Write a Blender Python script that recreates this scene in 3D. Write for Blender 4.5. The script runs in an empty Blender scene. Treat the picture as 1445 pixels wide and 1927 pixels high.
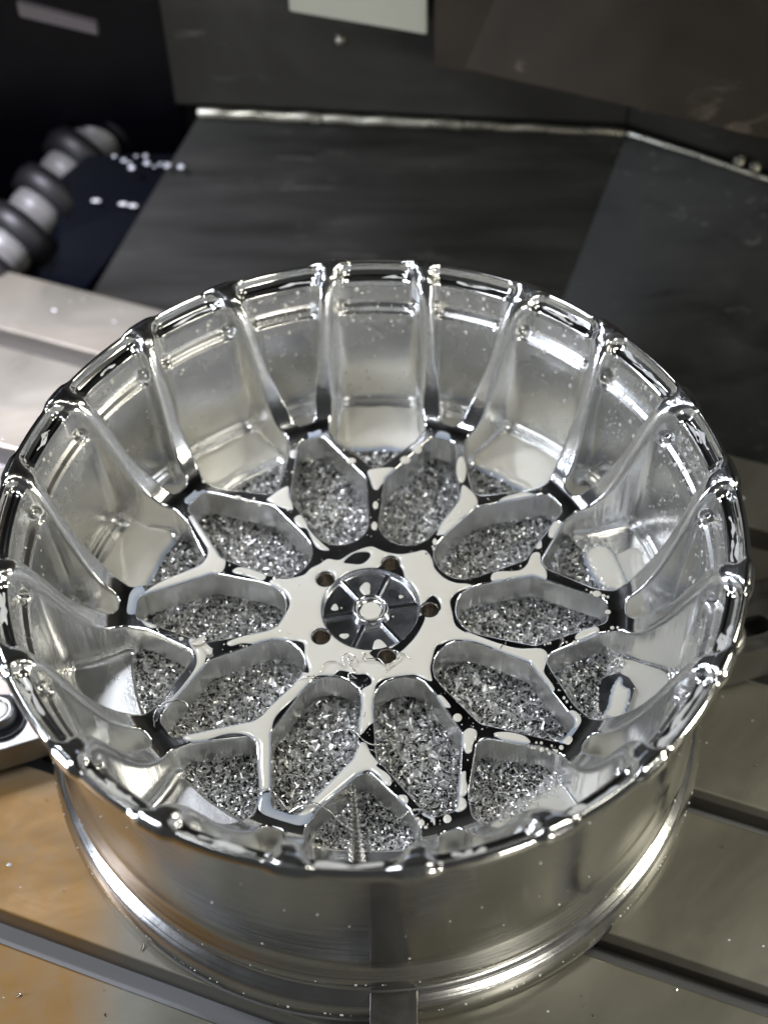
import bpy, math
import numpy as np
from mathutils import Matrix, Vector

# ------------------------------------------------------------------ camera, world, lamps
S = 0.28                      # one working unit = the wheel's radius = 0.28 m
scene = bpy.context.scene
col = scene.collection
rng = np.random.default_rng(7)

cam_d = bpy.data.cameras.new('camera')
cam = bpy.data.objects.new('camera', cam_d)
col.objects.link(cam)
scene.camera = cam
CAM = np.array([0.14698, -2.37970, 3.09772])
RIGHT = Vector((0.99967166, 0.01328416, -0.0219111))
UP = Vector((0.00292406, 0.79038772, 0.61259996))
FWD = Vector((-0.02545614, 0.61246289, -0.79008936))
m3 = Matrix((RIGHT, UP, -FWD)).transposed()
cam.matrix_world = Matrix.Translation(Vector(CAM * S)) @ m3.to_4x4()
cam_d.sensor_fit = 'HORIZONTAL'
cam_d.sensor_width = 36.0
cam_d.lens = 36.0 * 2800.07 / 1445.0
cam_d.clip_start = 0.02
cam_d.clip_end = 60.0
cam_d.dof.use_dof = True
cam_d.dof.focus_distance = 4.05 * S
cam_d.dof.aperture_fstop = 4.2

world = bpy.data.worlds.new('World')
scene.world = world
world.use_nodes = True
bg = world.node_tree.nodes['Background']
bg.inputs['Color'].default_value = (0.82, 0.84, 0.84, 1)
bg.inputs['Strength'].default_value = 0.045

scene.view_settings.view_transform = 'Standard'
scene.view_settings.look = 'None'
scene.view_settings.exposure = 0.0
scene.view_settings.gamma = 1.0
scene.cycles.max_bounces = 10
scene.cycles.glossy_bounces = 8
scene.cycles.diffuse_bounces = 4
scene.cycles.sample_clamp_indirect = 6.0
scene.cycles.use_denoising = True


def lamp(name, pos, target, sx, sy, power, color, twist=0.0, spread=180):
    d = bpy.data.lights.new(name, 'AREA')
    d.shape = 'RECTANGLE'
    d.size = sx * S
    d.size_y = sy * S
    d.energy = power
    d.color = color
    d.spread = math.radians(spread)
    o = bpy.data.objects.new(name, d)
    col.objects.link(o)
    o.location = Vector(pos) * S
    q = (Vector(target) - Vector(pos)).to_track_quat('-Z', 'Y')
    o.rotation_euler = (q.to_matrix() @ Matrix.Rotation(twist, 3, 'Z')).to_euler()
    return o


# ceiling lamps of the machine, left and right of the wheel
lamp('ceiling_lamp', (-2.3, -0.5, 5.0), (0, 0, -0.3), 0.7, 1.6, 2.0, (0.93, 0.96, 1.0), 0, 100)
lamp('ceiling_lamp', (2.5, -0.7, 4.8), (0, 0, -0.3), 0.6, 1.6, 1.5, (1.0, 0.97, 0.86), 0, 100)
lamp('work_lamp', (-2.15, 1.75, 4.0), (-0.6, -0.3, -0.6), 0.9, 0.5, 0.8, (0.88, 0.92, 1.0), 0, 100)
# row of small work lamps on the left
for i in range(7):
    lamp('work_lamp', (-3.1 + 0.16 * i, 1.9 - 0.06 * i, 3.6), (-0.3, 0, -0.5), 0.07, 0.07, 0.28, (0.86, 0.9, 1.0), 0, 120)
lamp('side_lamp', (3.6, 0.6, 2.3), (0, 0, -0.4), 0.4, 1.3, 0.9, (1.0, 0.95, 0.78), 0, 110)
lamp('side_lamp', (-3.4, -0.9, 1.9), (-0.4, 0, -0.4), 0.35, 1.2, 1.1, (0.8, 0.87, 1.0), 0, 110)
lamp('side_lamp', (-3.4, -1.3, 0.35), (-0.6, -0.3, -0.6), 0.45, 0.8, 2.4, (0.80, 0.86, 1.0), 0, 110)
lamp('side_lamp', (3.4, -0.9, 0.5), (0.6, -0.2, -0.6), 0.35, 0.7, 1.3, (1.0, 0.96, 0.80), 0, 110)
lamp('side_lamp', (-2.4, 1.5, 2.0), (-1.25, 1.3, -1.0), 0.3, 0.6, 4.6, (0.88, 0.85, 1.0), 0, 50)  # added unseen lamp, only brightens the far left of the table
lamp('front_lamp', (2.0, -3.35, 0.4), (0.4, -0.8, -0.8), 0.5, 0.16, 1.6, (1.0, 0.96, 0.85), 0, 110)

# ------------------------------------------------------------------ materials


def mat(name, color, rough=0.4, metal=0.0, spec=0.5):
    m = bpy.data.materials.new(name)
    m.use_nodes = True
    b = m.node_tree.nodes['Principled BSDF']
    b.inputs['Base Color'].default_value = (*color, 1)
    b.inputs['Roughness'].default_value = rough
    b.inputs['Metallic'].default_value = metal
    b.inputs['Specular IOR Level'].default_value = spec
    return m


def N(m, t, **k):
    n = m.node_tree.nodes.new(t)
    for a, v in k.items():
        setattr(n, a, v)
    return n


def L(m, a, b):
    m.node_tree.links.new(a, b)


def coords(m, scale=(1, 1, 1)):
    tc = N(m, 'ShaderNodeTexCoord')
    mp = N(m, 'ShaderNodeMapping')
    mp.inputs['Scale'].default_value = scale
    L(m, tc.outputs['Object'], mp.inputs['Vector'])
    return mp.outputs['Vector']


def noise(m, vec, scale, detail=4, rough=0.55, dist=0.0):
    n = N(m, 'ShaderNodeTexNoise')
    n.inputs['Scale'].default_value = scale
    n.inputs['Detail'].default_value = detail
    n.inputs['Roughness'].default_value = rough
    n.inputs['Distortion'].default_value = dist
    L(m, vec, n.inputs['Vector'])
    return n.outputs['Fac']


def ramp(m, fac, stops):
    r = N(m, 'ShaderNodeValToRGB')
    e = r.color_ramp.elements
    while len(e) < len(stops):
        e.new(0.5)
    for k, (p, c) in enumerate(stops):
        e[k].position = p
        e[k].color = (*c, 1) if len(c) == 3 else c
    L(m, fac, r.inputs['Fac'])
    return r.outputs['Color']


def rng_map(m, fac, a, b, lo=0.3, hi=0.7):
    r = N(m, 'ShaderNodeMapRange')
    r.inputs['From Min'].default_value = lo
    r.inputs['From Max'].default_value = hi
    r.inputs['To Min'].default_value = a
    r.inputs['To Max'].default_value = b
    L(m, fac, r.inputs['Value'])
    return r.outputs['Result']


def bump(m, h, strength, dist, prev=None):
    b = N(m, 'ShaderNodeBump')
    b.inputs['Strength'].default_value = strength
    b.inputs['Distance'].default_value = dist
    L(m, h, b.inputs['Height'])
    if prev is not None:
        L(m, prev, b.inputs['Normal'])
    return b.outputs['Normal']


def P(m):
    return m.node_tree.nodes['Principled BSDF'].inputs


def make_alu(name, color, r0, r1, fine=0.05, wave=0.1, lathe=0.0):
    m = mat(name, color, r0, 1.0)
    v = coords(m)
    n1 = noise(m, v, 22, 5, 0.6, 0.4)
    L(m, rng_map(m, n1, r0, r1), P(m)['Roughness'])
    n2 = noise(m, v, 9, 3, 0.5, 0.3)
    n3 = noise(m, v, 420, 2, 0.5)
    b = bump(m, n2, wave, 0.004)
    b = bump(m, n3, fine, 0.0006, b)
    if lathe:
        v2 = coords(m, (2, 2, 900))
        n4 = noise(m, v2, 1.0, 2, 0.5)
        b = bump(m, n4, lathe, 0.0004, b)
    L(m, b, P(m)['Normal'])
    n5 = noise(m, v, 6, 6, 0.6, 0.8)
    c = ramp(m, n5, [(0.3, tuple(x * 0.86 for x in color)), (0.7, color)])
    L(m, c, P(m)['Base Color'])
    return m


def add_side(m, c_side, r_side):
    """cutter walls have a duller milled finish than the faces: 'side' marks them"""
    at = N(m, 'ShaderNodeAttribute')
    at.attribute_name = 'side'
    for sock, val in (('Roughness', r_side), ('Base Color', c_side)):
        old = P(m)[sock].links[0].from_socket
        if sock == 'Roughness':
            mx = N(m, 'ShaderNodeMix', data_type='FLOAT')
            mx.inputs[3].default_value = val
            L(m, old, mx.inputs[2])
            L(m, at.outputs['Fac'], mx.inputs[0])
            L(m, mx.outputs[0], P(m)[sock])
        else:
            mx = N(m, 'ShaderNodeMix', data_type='RGBA')
            mx.inputs['B'].default_value = (*val, 1)
            L(m, old, mx.inputs['A'])
            L(m, at.outputs['Fac'], mx.inputs['Factor'])
            L(m, mx.outputs['Result'], P(m)[sock])


M_face = make_alu('wet_milled_aluminium', (0.86, 0.87, 0.89), 0.08, 0.17, 0.04, 0.10)
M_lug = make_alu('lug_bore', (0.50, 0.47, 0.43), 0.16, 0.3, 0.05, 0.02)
add_side(M_face, (0.87, 0.87, 0.86), 0.25)
_nb = [q for q in M_face.node_tree.nodes if q.type == 'BUMP'][-1]
_vs = coords(M_face, (260, 260, 14))
_b2 = N(M_face, 'ShaderNodeBump')
_at = N(M_face, 'ShaderNodeAttribute')
_at.attribute_name = 'side'
_mm = N(M_face, 'ShaderNodeMath', operation='MULTIPLY')
_mm.inputs[1].default_value = 0.5
L(M_face, _at.outputs['Fac'], _mm.inputs[0])
L(M_face, _mm.outputs['Value'], _b2.inputs['Strength'])
_b2.inputs['Distance'].default_value = 0.0016
L(M_face, noise(M_face, _vs, 1.0, 3, 0.55), _b2.inputs['Height'])
L(M_face, P(M_face)['Normal'].links[0].from_socket, _b2.inputs['Normal'])
L(M_face, _b2.outputs['Normal'], P(M_face)['Normal'])
M_lip = make_alu('bright_turned_lip', (0.88, 0.88, 0.87), 0.07, 0.15, 0.04, 0.06, 0.12)
M_wall = make_alu('inner_barrel_aluminium', (0.88, 0.88, 0.865), 0.20, 0.32, 0.08, 0.035, 0.12)
M_outer = make_alu('outer_barrel_aluminium', (0.80, 0.795, 0.78), 0.07, 0.16, 0.06, 0.09, 0.25)
_pn = P(M_face)['Normal'].links[0].from_socket
_vz = coords(M_face, (900, 45, 45))
L(M_face, bump(M_face, noise(M_face, _vz, 1.0, 3, 0.6, 0.3), 0.06, 0.0005, _pn), P(M_face)['Normal'])
M_flange = make_alu('turned_flange', (0.86, 0.855, 0.83), 0.15, 0.24, 0.10, 0.05, 0.7)
M_cap = make_alu('hub_recess_aluminium', (0.84, 0.86, 0.9), 0.10, 0.26, 0.16, 0.03)
M_chip = mat('aluminium_swarf', (0.93, 0.93, 0.92), 0.30, 1.0)
M_bed_shade = mat('swarf_bed', (0.05, 0.05, 0.048), 0.5, 0.5)  # near black puts the shade between the chips into the bed's colour


def make_coolant(name, c=(0.775, 0.76, 0.70)):
    m = mat(name, c, 0.12, 0.0)
    a = N(m, 'ShaderNodeAttribute')
    a.attribute_name = 'depth'
    v = coords(m)
    n = noise(m, v, 14, 4, 0.6, 0.6)
    body = ramp(m, n, [(0.3, (c[0] * 0.93, c[1] * 0.90, c[2] * 0.84)), (0.7, c)])
    mx = N(m, 'ShaderNodeMix', data_type='RGBA')
    mx.inputs['A'].default_value = (0.33, 0.38, 0.47, 1)
    L(m, a.outputs['Fac'], mx.inputs['Factor'])
    L(m, body, mx.inputs['B'])
    L(m, mx.outputs['Result'], P(m)['Base Color'])
    P(m)['Coat Weight'].default_value = 0.3
    L(m, bump(m, noise(m, v, 30, 2), 0.04, 0.002), P(m)['Normal'])
    return m


M_cool = make_coolant('milky_coolant')

# ------------------------------------------------------------------ object helpers


def put(name, me, parent=None, loc=(0, 0, 0), rotz=0.0):
    o = bpy.data.objects.new(name, me)
    col.objects.link(o)
    o.location = Vector(loc) * S
    o.rotation_euler = (0, 0, rotz)
    if parent is not None:
        o.parent = parent
    return o


def tag(o, label=None, cat=None, group=None, kind=None):
    if label:
        o['label'] = label
    if cat:
        o['category'] = cat
    if group:
        o['group'] = group
    if kind:
        o['kind'] = kind
    return o


def empty(name, loc=(0, 0, 0), rotz=0.0):
    return put(name, None, None, loc, rotz)


def mesh_np(name, V, F, m, smooth=True, normals=None, attr=None):
    """V (n,3) in units, F list/array of faces (all the same size, or a list)."""
    me = bpy.data.meshes.new(name)
    V = np.asarray(V, float) * S
    if isinstance(F, np.ndarray):
        k = F.shape[1]
        me.vertices.add(len(V))
        me.vertices.foreach_set('co', V.astype(np.float32).ravel())
        me.loops.add(F.size)
        me.loops.foreach_set('vertex_index', F.astype(np.int32).ravel())
        me.polygons.add(len(F))
        me.polygons.foreach_set('loop_start', np.arange(0, F.size, k, dtype=np.int32))
        me.update(calc_edges=True)
    else:
        me.from_pydata([tuple(v) for v in V], [], F)
    me.polygons.foreach_set('use_smooth', np.full(len(me.polygons), smooth))
    if attr is not None:
        a = me.attributes.new('depth', 'FLOAT', 'POINT')
        a.data.foreach_set('value', np.asarray(attr, np.float32))
    me.materials.append(m)
    me.update()
    if normals is not None:
        me.normals_split_custom_set_from_vertices([tuple(n) for n in normals])
    return me


def rot2(x, y, a):
    return x * np.cos(a) - y * np.sin(a), x * np.sin(a) + y * np.cos(a)


def lathe(name, prof, m, n=360, parent=None, closed=False):
    prof = np.array(prof, float)
    a = np.linspace(0, 2 * np.pi, n, endpoint=False)
    k = len(prof)
    V = np.stack([prof[None, :, 0] * np.cos(a)[:, None], prof[None, :, 0] * np.sin(a)[:, None],
                  np.broadcast_to(prof[None, :, 1], (n, k))], -1).reshape(-1, 3)
    i, j = np.meshgrid(np.arange(n), np.arange(k if closed else k - 1), indexing='ij')
    i2 = (i + 1) % n
    j2 = (j + 1) % k
    F = np.stack([i * k + j, i2 * k + j, i2 * k + j2, i * k + j2], -1).reshape(-1, 4)
    return put(name, mesh_np(name, V, F, m), parent)


def catmull(pts, n=6, closed=False):
    p = np.array(pts, float)
    if closed:
        q = np.concatenate([p[-1:], p, p[:2]])
    else:
        q = np.concatenate([2 * p[:1] - p[1:2], p, 2 * p[-1:] - p[-2:-1]])
    out = []
    for i in range(len(q) - 3):
        a, b, c, d = q[i:i + 4]
        for t in np.arange(n) / n:
            out.append(0.5 * (2 * b + (c - a) * t + (2 * a - 5 * b + 4 * c - d) * t * t + (3 * b - a - 3 * c + d) * t ** 3))
    if not closed:
        out.append(p[-1])
    return np.array(out)


def sdf_poly(px, py, poly):
    """signed distance to a polygon, negative inside"""
    poly = np.asarray(poly, float)
    d = np.full(px.shape, 1e9)
    s = np.zeros(px.shape, bool)
    for i in range(len(poly)):
        a = poly[i - 1]
        b = poly[i]
        e = b - a
        wx = px - a[0]
        wy = py - a[1]
        t = np.clip((wx * e[0] + wy * e[1]) / max(e @ e, 1e-12), 0, 1)
        dx = wx - e[0] * t
        dy = wy - e[1] * t
        d = np.minimum(d, dx * dx + dy * dy)
        if a[1] != b[1]:
            c = ((a[1] <= py) != (b[1] <= py)) & (px < e[0] * (py - a[1]) / (b[1] - a[1]) + a[0])
            s ^= c
    d = np.sqrt(d)
    return np.where(s, -d, d)


def inset(poly, r):
    p = np.asarray(poly, float)
    area = 0.5 * np.sum(p[:, 0] * np.roll(p[:, 1], -1) - np.roll(p[:, 0], -1) * p[:, 1])
    if area < 0:
        p = p[::-1]
    out = []
    for i in range(len(p)):
        a, b, c = p[i - 1], p[i], p[(i + 1) % len(p)]
        e1 = (b - a) / np.linalg.norm(b - a)
        e2 = (c - b) / np.linalg.norm(c - b)
        n1 = np.array([-e1[1], e1[0]])
        n2 = np.array([-e2[1], e2[0]])
        k = 1 + n1 @ n2
        out.append(b + (n1 + n2) * r / max(k, 0.4))
    return np.array(out)


def smin(a, b, k):
    h = np.clip(0.5 + 0.5 * (b - a) / k, 0, 1)
    return b + (a - b) * h - k * h * (1 - h)


def smax(a, b, k):
    return -smin(-a, -b, k)


def surface_nets(F):
    """naive surface nets on a sampled field; vertices in index space, quads"""
    nx, ny, nz = F.shape
    I = F < 0
    num = np.zeros((nx - 1, ny - 1, nz - 1), np.int8)
    acc = np.zeros((nx - 1, ny - 1, nz - 1, 3), np.float32)
    cs = [(i, j, k) for i in (0, 1) for j in (0, 1) for k in (0, 1)]

    def sl(c):
        return tuple(slice(c[q], F.shape[q] - 1 + c[q]) for q in range(3))
    for c in cs:
        for ax in range(3):
            if c[ax] == 0:
                c2 = list(c)
                c2[ax] = 1
                A = F[sl(c)]
                B = F[sl(c2)]
                x = I[sl(c)] != I[sl(c2)]
                if not x.any():
                    continue
                w = np.nonzero(x)
                t = A[w] / (A[w] - B[w])
                for q in range(3):
                    acc[w + (np.full(len(w[0]), q),)] += (t if q == ax else c[q])
                num[w] += 1
    cells = np.nonzero(num)
    idx = np.full(num.shape, -1, np.int32)
    idx[cells] = np.arange(len(cells[0]))
    V = acc[cells] / num[cells][:, None] + np.stack(cells, -1)
    quads = []
    for ax in range(3):
        o = [q for q in range(3) if q != ax]
        lo = [slice(None)] * 3
        hi = [slice(None)] * 3
        lo[ax] = slice(0, F.shape[ax] - 1)
        hi[ax] = slice(1, F.shape[ax])
        for q in o:
            lo[q] = slice(1, F.shape[q] - 1)
            hi[q] = slice(1, F.shape[q] - 1)
        a = I[tuple(lo)]
        b = I[tuple(hi)]
        w = np.nonzero(a != b)
        if len(w[0]) == 0:
            continue
        base = list(w)
        base[o[0]] = w[o[0]] + 1
        base[o[1]] = w[o[1]] + 1

        def g(d0, d1):
            c = list(base)
            c[o[0]] = base[o[0]] - d0
            c[o[1]] = base[o[1]] - d1
            return idx[tuple(c)]
        q4 = np.stack([g(1, 1), g(0, 1), g(0, 0), g(1, 0)], -1)
        flip = ~a[w] if ax != 1 else a[w]
        q4[flip] = q4[flip][:, ::-1]
        quads.append(q4)
    return V, np.concatenate(quads), cells


# ------------------------------------------------------------------ the wheel: its field in one 36 degree sector
D = math.radians
ZF = -0.42                     # height of the flat spoke face
AZ = D(0.63)                   # how far the wheel is turned

arm_r = np.array([0.66, 0.70, 0.74, 0.78, 0.81, 0.84, 0.86, 0.885, 0.91, 0.94, 0.97, 1.0, 1.1])
arm_a = np.array([1.5, 2.9, 4.3, 5.5, 6.15, 6.8, 7.25, 7.8, 8.4, 9.1, 9.6, 9.9, 10.0])
arm_w = np.array([2.4, 2.4, 2.35, 2.1, 1.9, 1.6, 1.5, 1.4, 1.4, 1.5, 1.65, 1.85, 1.9])
IN_WIN = inset([(0.2385, 0.0), (0.243, -0.030), (0.256, -0.056), (0.280, -0.077), (0.315, -0.090), (0.465, -0.124), (0.503, -0.108), (0.676, -0.040),
                (0.676, 0.040), (0.503, 0.108), (0.465, 0.124), (0.315, 0.090), (0.280, 0.077), (0.256, 0.056), (0.243, 0.030)], 0.034)


def polp(r, deg):
    return (r * math.cos(D(deg)), r * math.sin(D(deg)))


big = [(0.628, 0.1226), polp(0.70, 12.6)] + [polp(r, 18 - a - w) for r, a, w in zip(arm_r[2:], arm_a[2:], arm_w[2:])]
BIG_WIN = inset([(0.506, 0.0)] + big + [(1.3, 0.1), (1.3, -0.1)] + [(x, -y) for x, y in big[::-1]], 0.034)
vv = [polp(r, a - w) for r, a, w in zip(arm_r[3:], arm_a[3:], arm_w[3:])]
V_WIN = inset([(0.724, 0.030)] + vv + [(1.3, 0.1), (1.3, -0.1)] + [(x, -y) for x, y in vv[::-1]] + [(0.724, -0.030)], 0.029)

top = catmull([(0.60, ZF), (0.68, ZF), (0.72, -0.412), (0.75, -0.392), (0.78, -0.355), (0.81, -0.300), (0.838, -0.230),
               (0.86, -0.165), (0.882, -0.100), (0.902, -0.052), (0.926, -0.018), (0.955, -0.003), (0.980, 0.0)], 5)
TOP_POLY = np.array([(0.05, ZF)] + [tuple(t) for t in top] + [(0.991, -0.002), (0.9965, -0.0075), (1.0, -0.018), (1.0, -0.9), (0.69, -0.9), (0.69, -0.53), (0.05, -0.53)])
cove = [(0.991, -0.0025), (0.986, -0.0005), (0.981, -0.0045), (0.9775, -0.015), (0.975, -0.026), (0.968, -0.035), (0.959, -0.0385), (0.950, -0.0395), (0.945, -0.0425)]
BAR_POLY = np.array([(1.0, -0.022), (0.9985, -0.013), (0.9955, -0.0065)] + cove +
                    [(0.942, -0.060), (0.938, -0.112), (0.934, -0.123), (0.926, -0.132), (0.915, -0.138), (0.908, -0.146),
                     (0.904, -0.180), (0.890, -0.490), (0.886, -0.500), (0.878, -0.503), (0.875, -0.511), (0.866, -0.514),
                     (0.860, -0.522), (0.699, -0.527), (0.692, -0.530), (0.690, -0.54), (0.690, -0.9), (1.0, -0.9)])


def d_plan(r, th):
    """distance in plan to the spoke pattern (negative in metal); th measured from the radial spoke, 0..18 deg"""
    x = r * np.cos(th)
    y = r * np.sin(th)
    xb, yb = x, np.abs(y)
    tn = D(18) - np.abs(th)
    xn = r * np.cos(tn)
    yn = r * np.sin(tn)
    w1 = sdf_poly(xn, yn, IN_WIN) - 0.028
    w2 = sdf_poly(xb, yb, BIG_WIN) - 0.0295
    w3 = sdf_poly(xn, yn, V_WIN) - 0.028
    return -np.minimum(np.minimum(w1, w2), w3)


def d_prof(r, z):
    return sdf_poly(r, z, TOP_POLY), sdf_poly(r, z, BAR_POLY)


def pits(r, th, z):
    """ball-cutter plunge marks where the lip pockets end against the arms"""
    tn = D(18) - np.abs(th)
    out = None
    for (rr, zz, rad, off) in ((0.925, -0.118, 0.015, 0.7),):
        a0 = np.interp(rr, arm_r, arm_a)
        w0 = np.interp(rr, arm_r, arm_w)
        for sgn in (-1, 1):
            ac = D(a0 + sgn * (w0 + off))
            dx = r * np.cos(tn) - rr * math.cos(ac)
            dy = r * np.sin(tn) - rr * math.sin(ac)
            d = np.sqrt(dx * dx + dy * dy + (z - zz) ** 2) - rad
            out = d if out is None else np.minimum(out, d)
    return out


def combine(dp, dt, db, dpit=None, z=None):
    kk = 0.009 + 0.014 * np.clip((z + 0.40) / 0.15, 0, 1)
    arm = smax(dp, dt, kk)
    f = smin(arm, db, 0.036)
    if dpit is not None:
        f = smax(f, -dpit, 0.014)
    return f


def field(r, th, z):
    dt, db = d_prof(r, z)
    return combine(d_plan(r, th), dt, db, pits(r, th, z), z)


def build_sector():
    h = 0.0045
    r0 = 0.21
    nr = int((1.012 - r0) / h) + 2
    R = r0 + (np.arange(nr) - 0.5) * h
    nt = 72
    dt_ = D(18) / (nt - 1)
    T = (np.arange(nt + 1) - 0.5) * dt_
    z0 = -0.605
    nz = int((0.012 - z0) / h) + 2
    Zs = z0 + np.arange(nz) * h
    rr, tt = np.meshgrid(R, T, indexing='ij')
    dp = d_plan(rr, D(18) - np.abs(D(18) - np.abs(tt)))
    rz, zz = np.meshgrid(R, Zs, indexing='ij')
    dt, db = d_prof(rz, zz)
    ta = np.abs(T)
    ta = D(18) - np.abs(D(18) - ta)
    F = np.empty((nr, nt + 1, nz), np.float32)
    for j in range(nt + 1):
        dpit = pits(rz, ta[j], zz) if True else None
        F[:, j, :] = combine(dp[:, j][:, None], dt, db, dpit, zz)
    V, Q, cells = surface_nets(F)
    r = r0 + (V[:, 0] - 0.5) * h
    t = (V[:, 1] - 0.5) * dt_
    z = z0 + V[:, 2] * h
    ci, cj = cells[0], cells[1]
    r_lock = ci == 0
    r = np.where(r_lock, r0, r)
    t = np.where(cj == 0, 0.0, np.where(cj == nt - 1, D(18), t))
    # pull the vertices onto the exact surface
    e = 6e-4
    for it in range(3):
        f = field(r, t, z)
        gr = (field(r + e, t, z) - field(r - e, t, z)) / (2 * e)
        gt = (field(r, t + e, z) - field(r, t - e, z)) / (2 * e * r)
        gz = (field(r, t, z + e) - field(r, t, z - e)) / (2 * e)
        gt = np.where((cj == 0) | (cj == nt - 1), 0, gt)
        g2 = np.where(r_lock, 0, gr) ** 2 + gt ** 2 + gz ** 2 + 1e-3
        st = np.clip(f / g2, -h * 0.7, h * 0.7)
        r = np.where(r_lock, r, r - st * gr)
        t = t - st * gt / r
        z = z - st * gz
    nn = np.sqrt(gr ** 2 + gt ** 2 + gz ** 2) + 1e-9
    nrm = np.stack([gr, gt, gz], -1) / nn[:, None]
    # mirror to a full sector -18..18 deg
    n = len(r)
    mid = cj == 0
    mp = np.where(mid, np.arange(n), -1)
    other = np.nonzero(~mid)[0]
    mp[other] = n + np.arange(len(other))
    r2 = np.concatenate([r, r[other]])
    t2 = np.concatenate([t, -t[other]])
    z2 = np.concatenate([z, z[other]])
    nm = np.concatenate([nrm, nrm[other] * [1, -1, 1]])
    Q2 = np.concatenate([Q, mp[Q][:, ::-1]])
    # keep what can be seen: not the hidden underside and the outer edge below the lip
    cr = r2[Q2].mean(1)
    cz = z2[Q2].mean(1)
    ok = (cz > -0.596) & ~((cr > 0.9965) & (cz < -0.03)) & ~((cr > 0.6915) & (cz < -0.545))
    Q2 = Q2[ok]
    return r2, t2, z2, nm, Q2


def part_of(r, t, z, Q):
    cr, ct, cz = r[Q].mean(1), np.abs(t[Q].mean(1)), z[Q].mean(1)
    dp = d_plan(cr, ct)
    dt, db = d_prof(cr, cz)
    arm = smax(dp, dt, 0.010)
    spoke = arm < db
    lip = ~spoke & (cz > -0.062) & (cr > 0.9)
    return np.where(spoke, 0, np.where(lip, 2, 1))


def compact(Q, *arrs):
    u, inv = np.unique(Q.ravel(), return_inverse=True)
    return inv.reshape(Q.shape), [a[u] for a in arrs]


r_, t_, z_, n_, Q_ = build_sector()
kind_ = part_of(r_, t_, z_, Q_)
# sector frame: azimuth measured clockwise from +y (away from the camera)
wheel = empty('alloy_wheel', (0, 0, -0.985))
tag(wheel, 'freshly machined aluminium wheel with ten Y shaped mesh spokes, lying face up full of swarf', 'wheel')


def sector_xyz(r, t, z, nm, rot):
    a = t + rot
    X = np.stack([r * np.sin(a), r * np.cos(a), z + 0.985], -1)
    er = np.stack([np.sin(a), np.cos(a), 0 * a], -1)
    et = np.stack([np.cos(a), -np.sin(a), 0 * a], -1)
    nn = er * nm[:, :1] + et * nm[:, 1:2] + np.array([0, 0, 1.0]) * nm[:, 2:3]
    return X, nn


Qs, (rs, ts, zs, ns) = compact(Q_[kind_ == 0], r_, t_, z_, n_)
X, nn = sector_xyz(rs, ts, zs, ns, 0.0)
me_spoke = mesh_np('spoke', X, Qs[:, ::-1], M_face, True, nn)
sd = me_spoke.attributes.new('side', 'FLOAT', 'POINT')
low_part = np.clip((0.80 - rs) / 0.06, 0, 1)
sd.data.foreach_set('value', (np.clip((0.55 - np.abs(ns[:, 2])) / 0.25, 0, 1) * (0.35 + 0.65 * low_part) + 0.4 * np.clip((rs - 0.72) / 0.05, 0, 1) * (1 - low_part * 0.5)).clip(0, 1).astype(np.float32))
for k in range(10):
    put('spoke', me_spoke, wheel, (0, 0, 0), -(AZ + D(36 * k)))
for code, nm, mt in ((1, 'inner_barrel', M_wall), (2, 'rim_lip', M_lip)):
    Qb, (rb, tb, zb, nb) = compact(Q_[kind_ == code], r_, t_, z_, n_)
    XX, NN, QQ = [], [], []
    for k in range(10):
        x, y = sector_xyz(rb, tb, zb, nb, AZ + D(36 * k))
        QQ.append(Qb[:, ::-1] + len(rb) * k)
        XX.append(x)
        NN.append(y)
    put(nm, mesh_np(nm, np.concatenate(XX), np.concatenate(QQ), mt, True, np.concatenate(NN)), wheel)
print('sector faces', len(Q_), 'barrel', len(Qb) * 10)

# outer barrel and rear flange (turned)
Z0 = 0.985
ob = catmull([(0.9995, -0.028), (0.9965, -0.042), (0.985, -0.055), (0.968, -0.066), (0.958, -0.09), (0.952, -0.2), (0.945, -0.40),
              (0.937, -0.60), (0.934, -0.70)], 5)
lathe('outer_barrel', [(a, b + Z0) for a, b in ob], M_outer, 540, wheel)
fl = catmull([(0.934, -0.70), (0.938, -0.720), (0.950, -0.744), (0.961, -0.765), (0.963, -0.788), (0.953, -0.810), (0.946, -0.830),
              (0.949, -0.846), (0.966, -0.858), (0.986, -0.876), (0.999, -0.906), (1.002, -0.935), (0.996, -0.962), (0.980, -0.981), (0.93, -0.985)], 6)
lathe('rear_flange', [(a, b + Z0) for a, b in fl], M_flange, 540, wheel)

# ---- hub face with lug holes and centre recess
HZ = ZF + Z0


def ring(rad, n, cx=0.0, cy=0.0, z=0.0, ph=0.0):
    a = np.linspace(0, 2 * np.pi, n, endpoint=False) + ph
    return np.stack([cx + rad * np.cos(a), cy + rad * np.sin(a), np.full(n, z)], -1)


import bmesh


def hub_face():
    bm = bmesh.new()
    edges = []
    loops = [ring(0.2104, 240)]
    loops.append(ring(0.1395, 160))
    lug = []
    for k in range(5):
        a = D(19.36 + 72 * k)
        lug.append((0.1676 * math.sin(a), 0.1676 * math.cos(a)))
    for (x, y) in lug:
        loops.append(ring(0.0258, 48, x, y))
    for lp in loops:
        vs = [bm.verts.new((p[0] * S, p[1] * S, HZ * S)) for p in lp]
        for i in range(len(vs)):
            edges.append(bm.edges.new((vs[i - 1], vs[i])))
    bmesh.ops.triangle_fill(bm, use_beauty=True, use_dissolve=False, edges=edges, normal=(0, 0, 1))
    bm.normal_update()
    for f in bm.faces:
        if f.normal.z < 0:
            f.normal_flip()
    me = bpy.data.meshes.new('hub')
    bm.to_mesh(me)
    bm.free()
    me.materials.append(M_face)
    return me, lug


me_hub, LUGS = hub_face()
hub = put('hub', me_hub, wheel)


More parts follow.
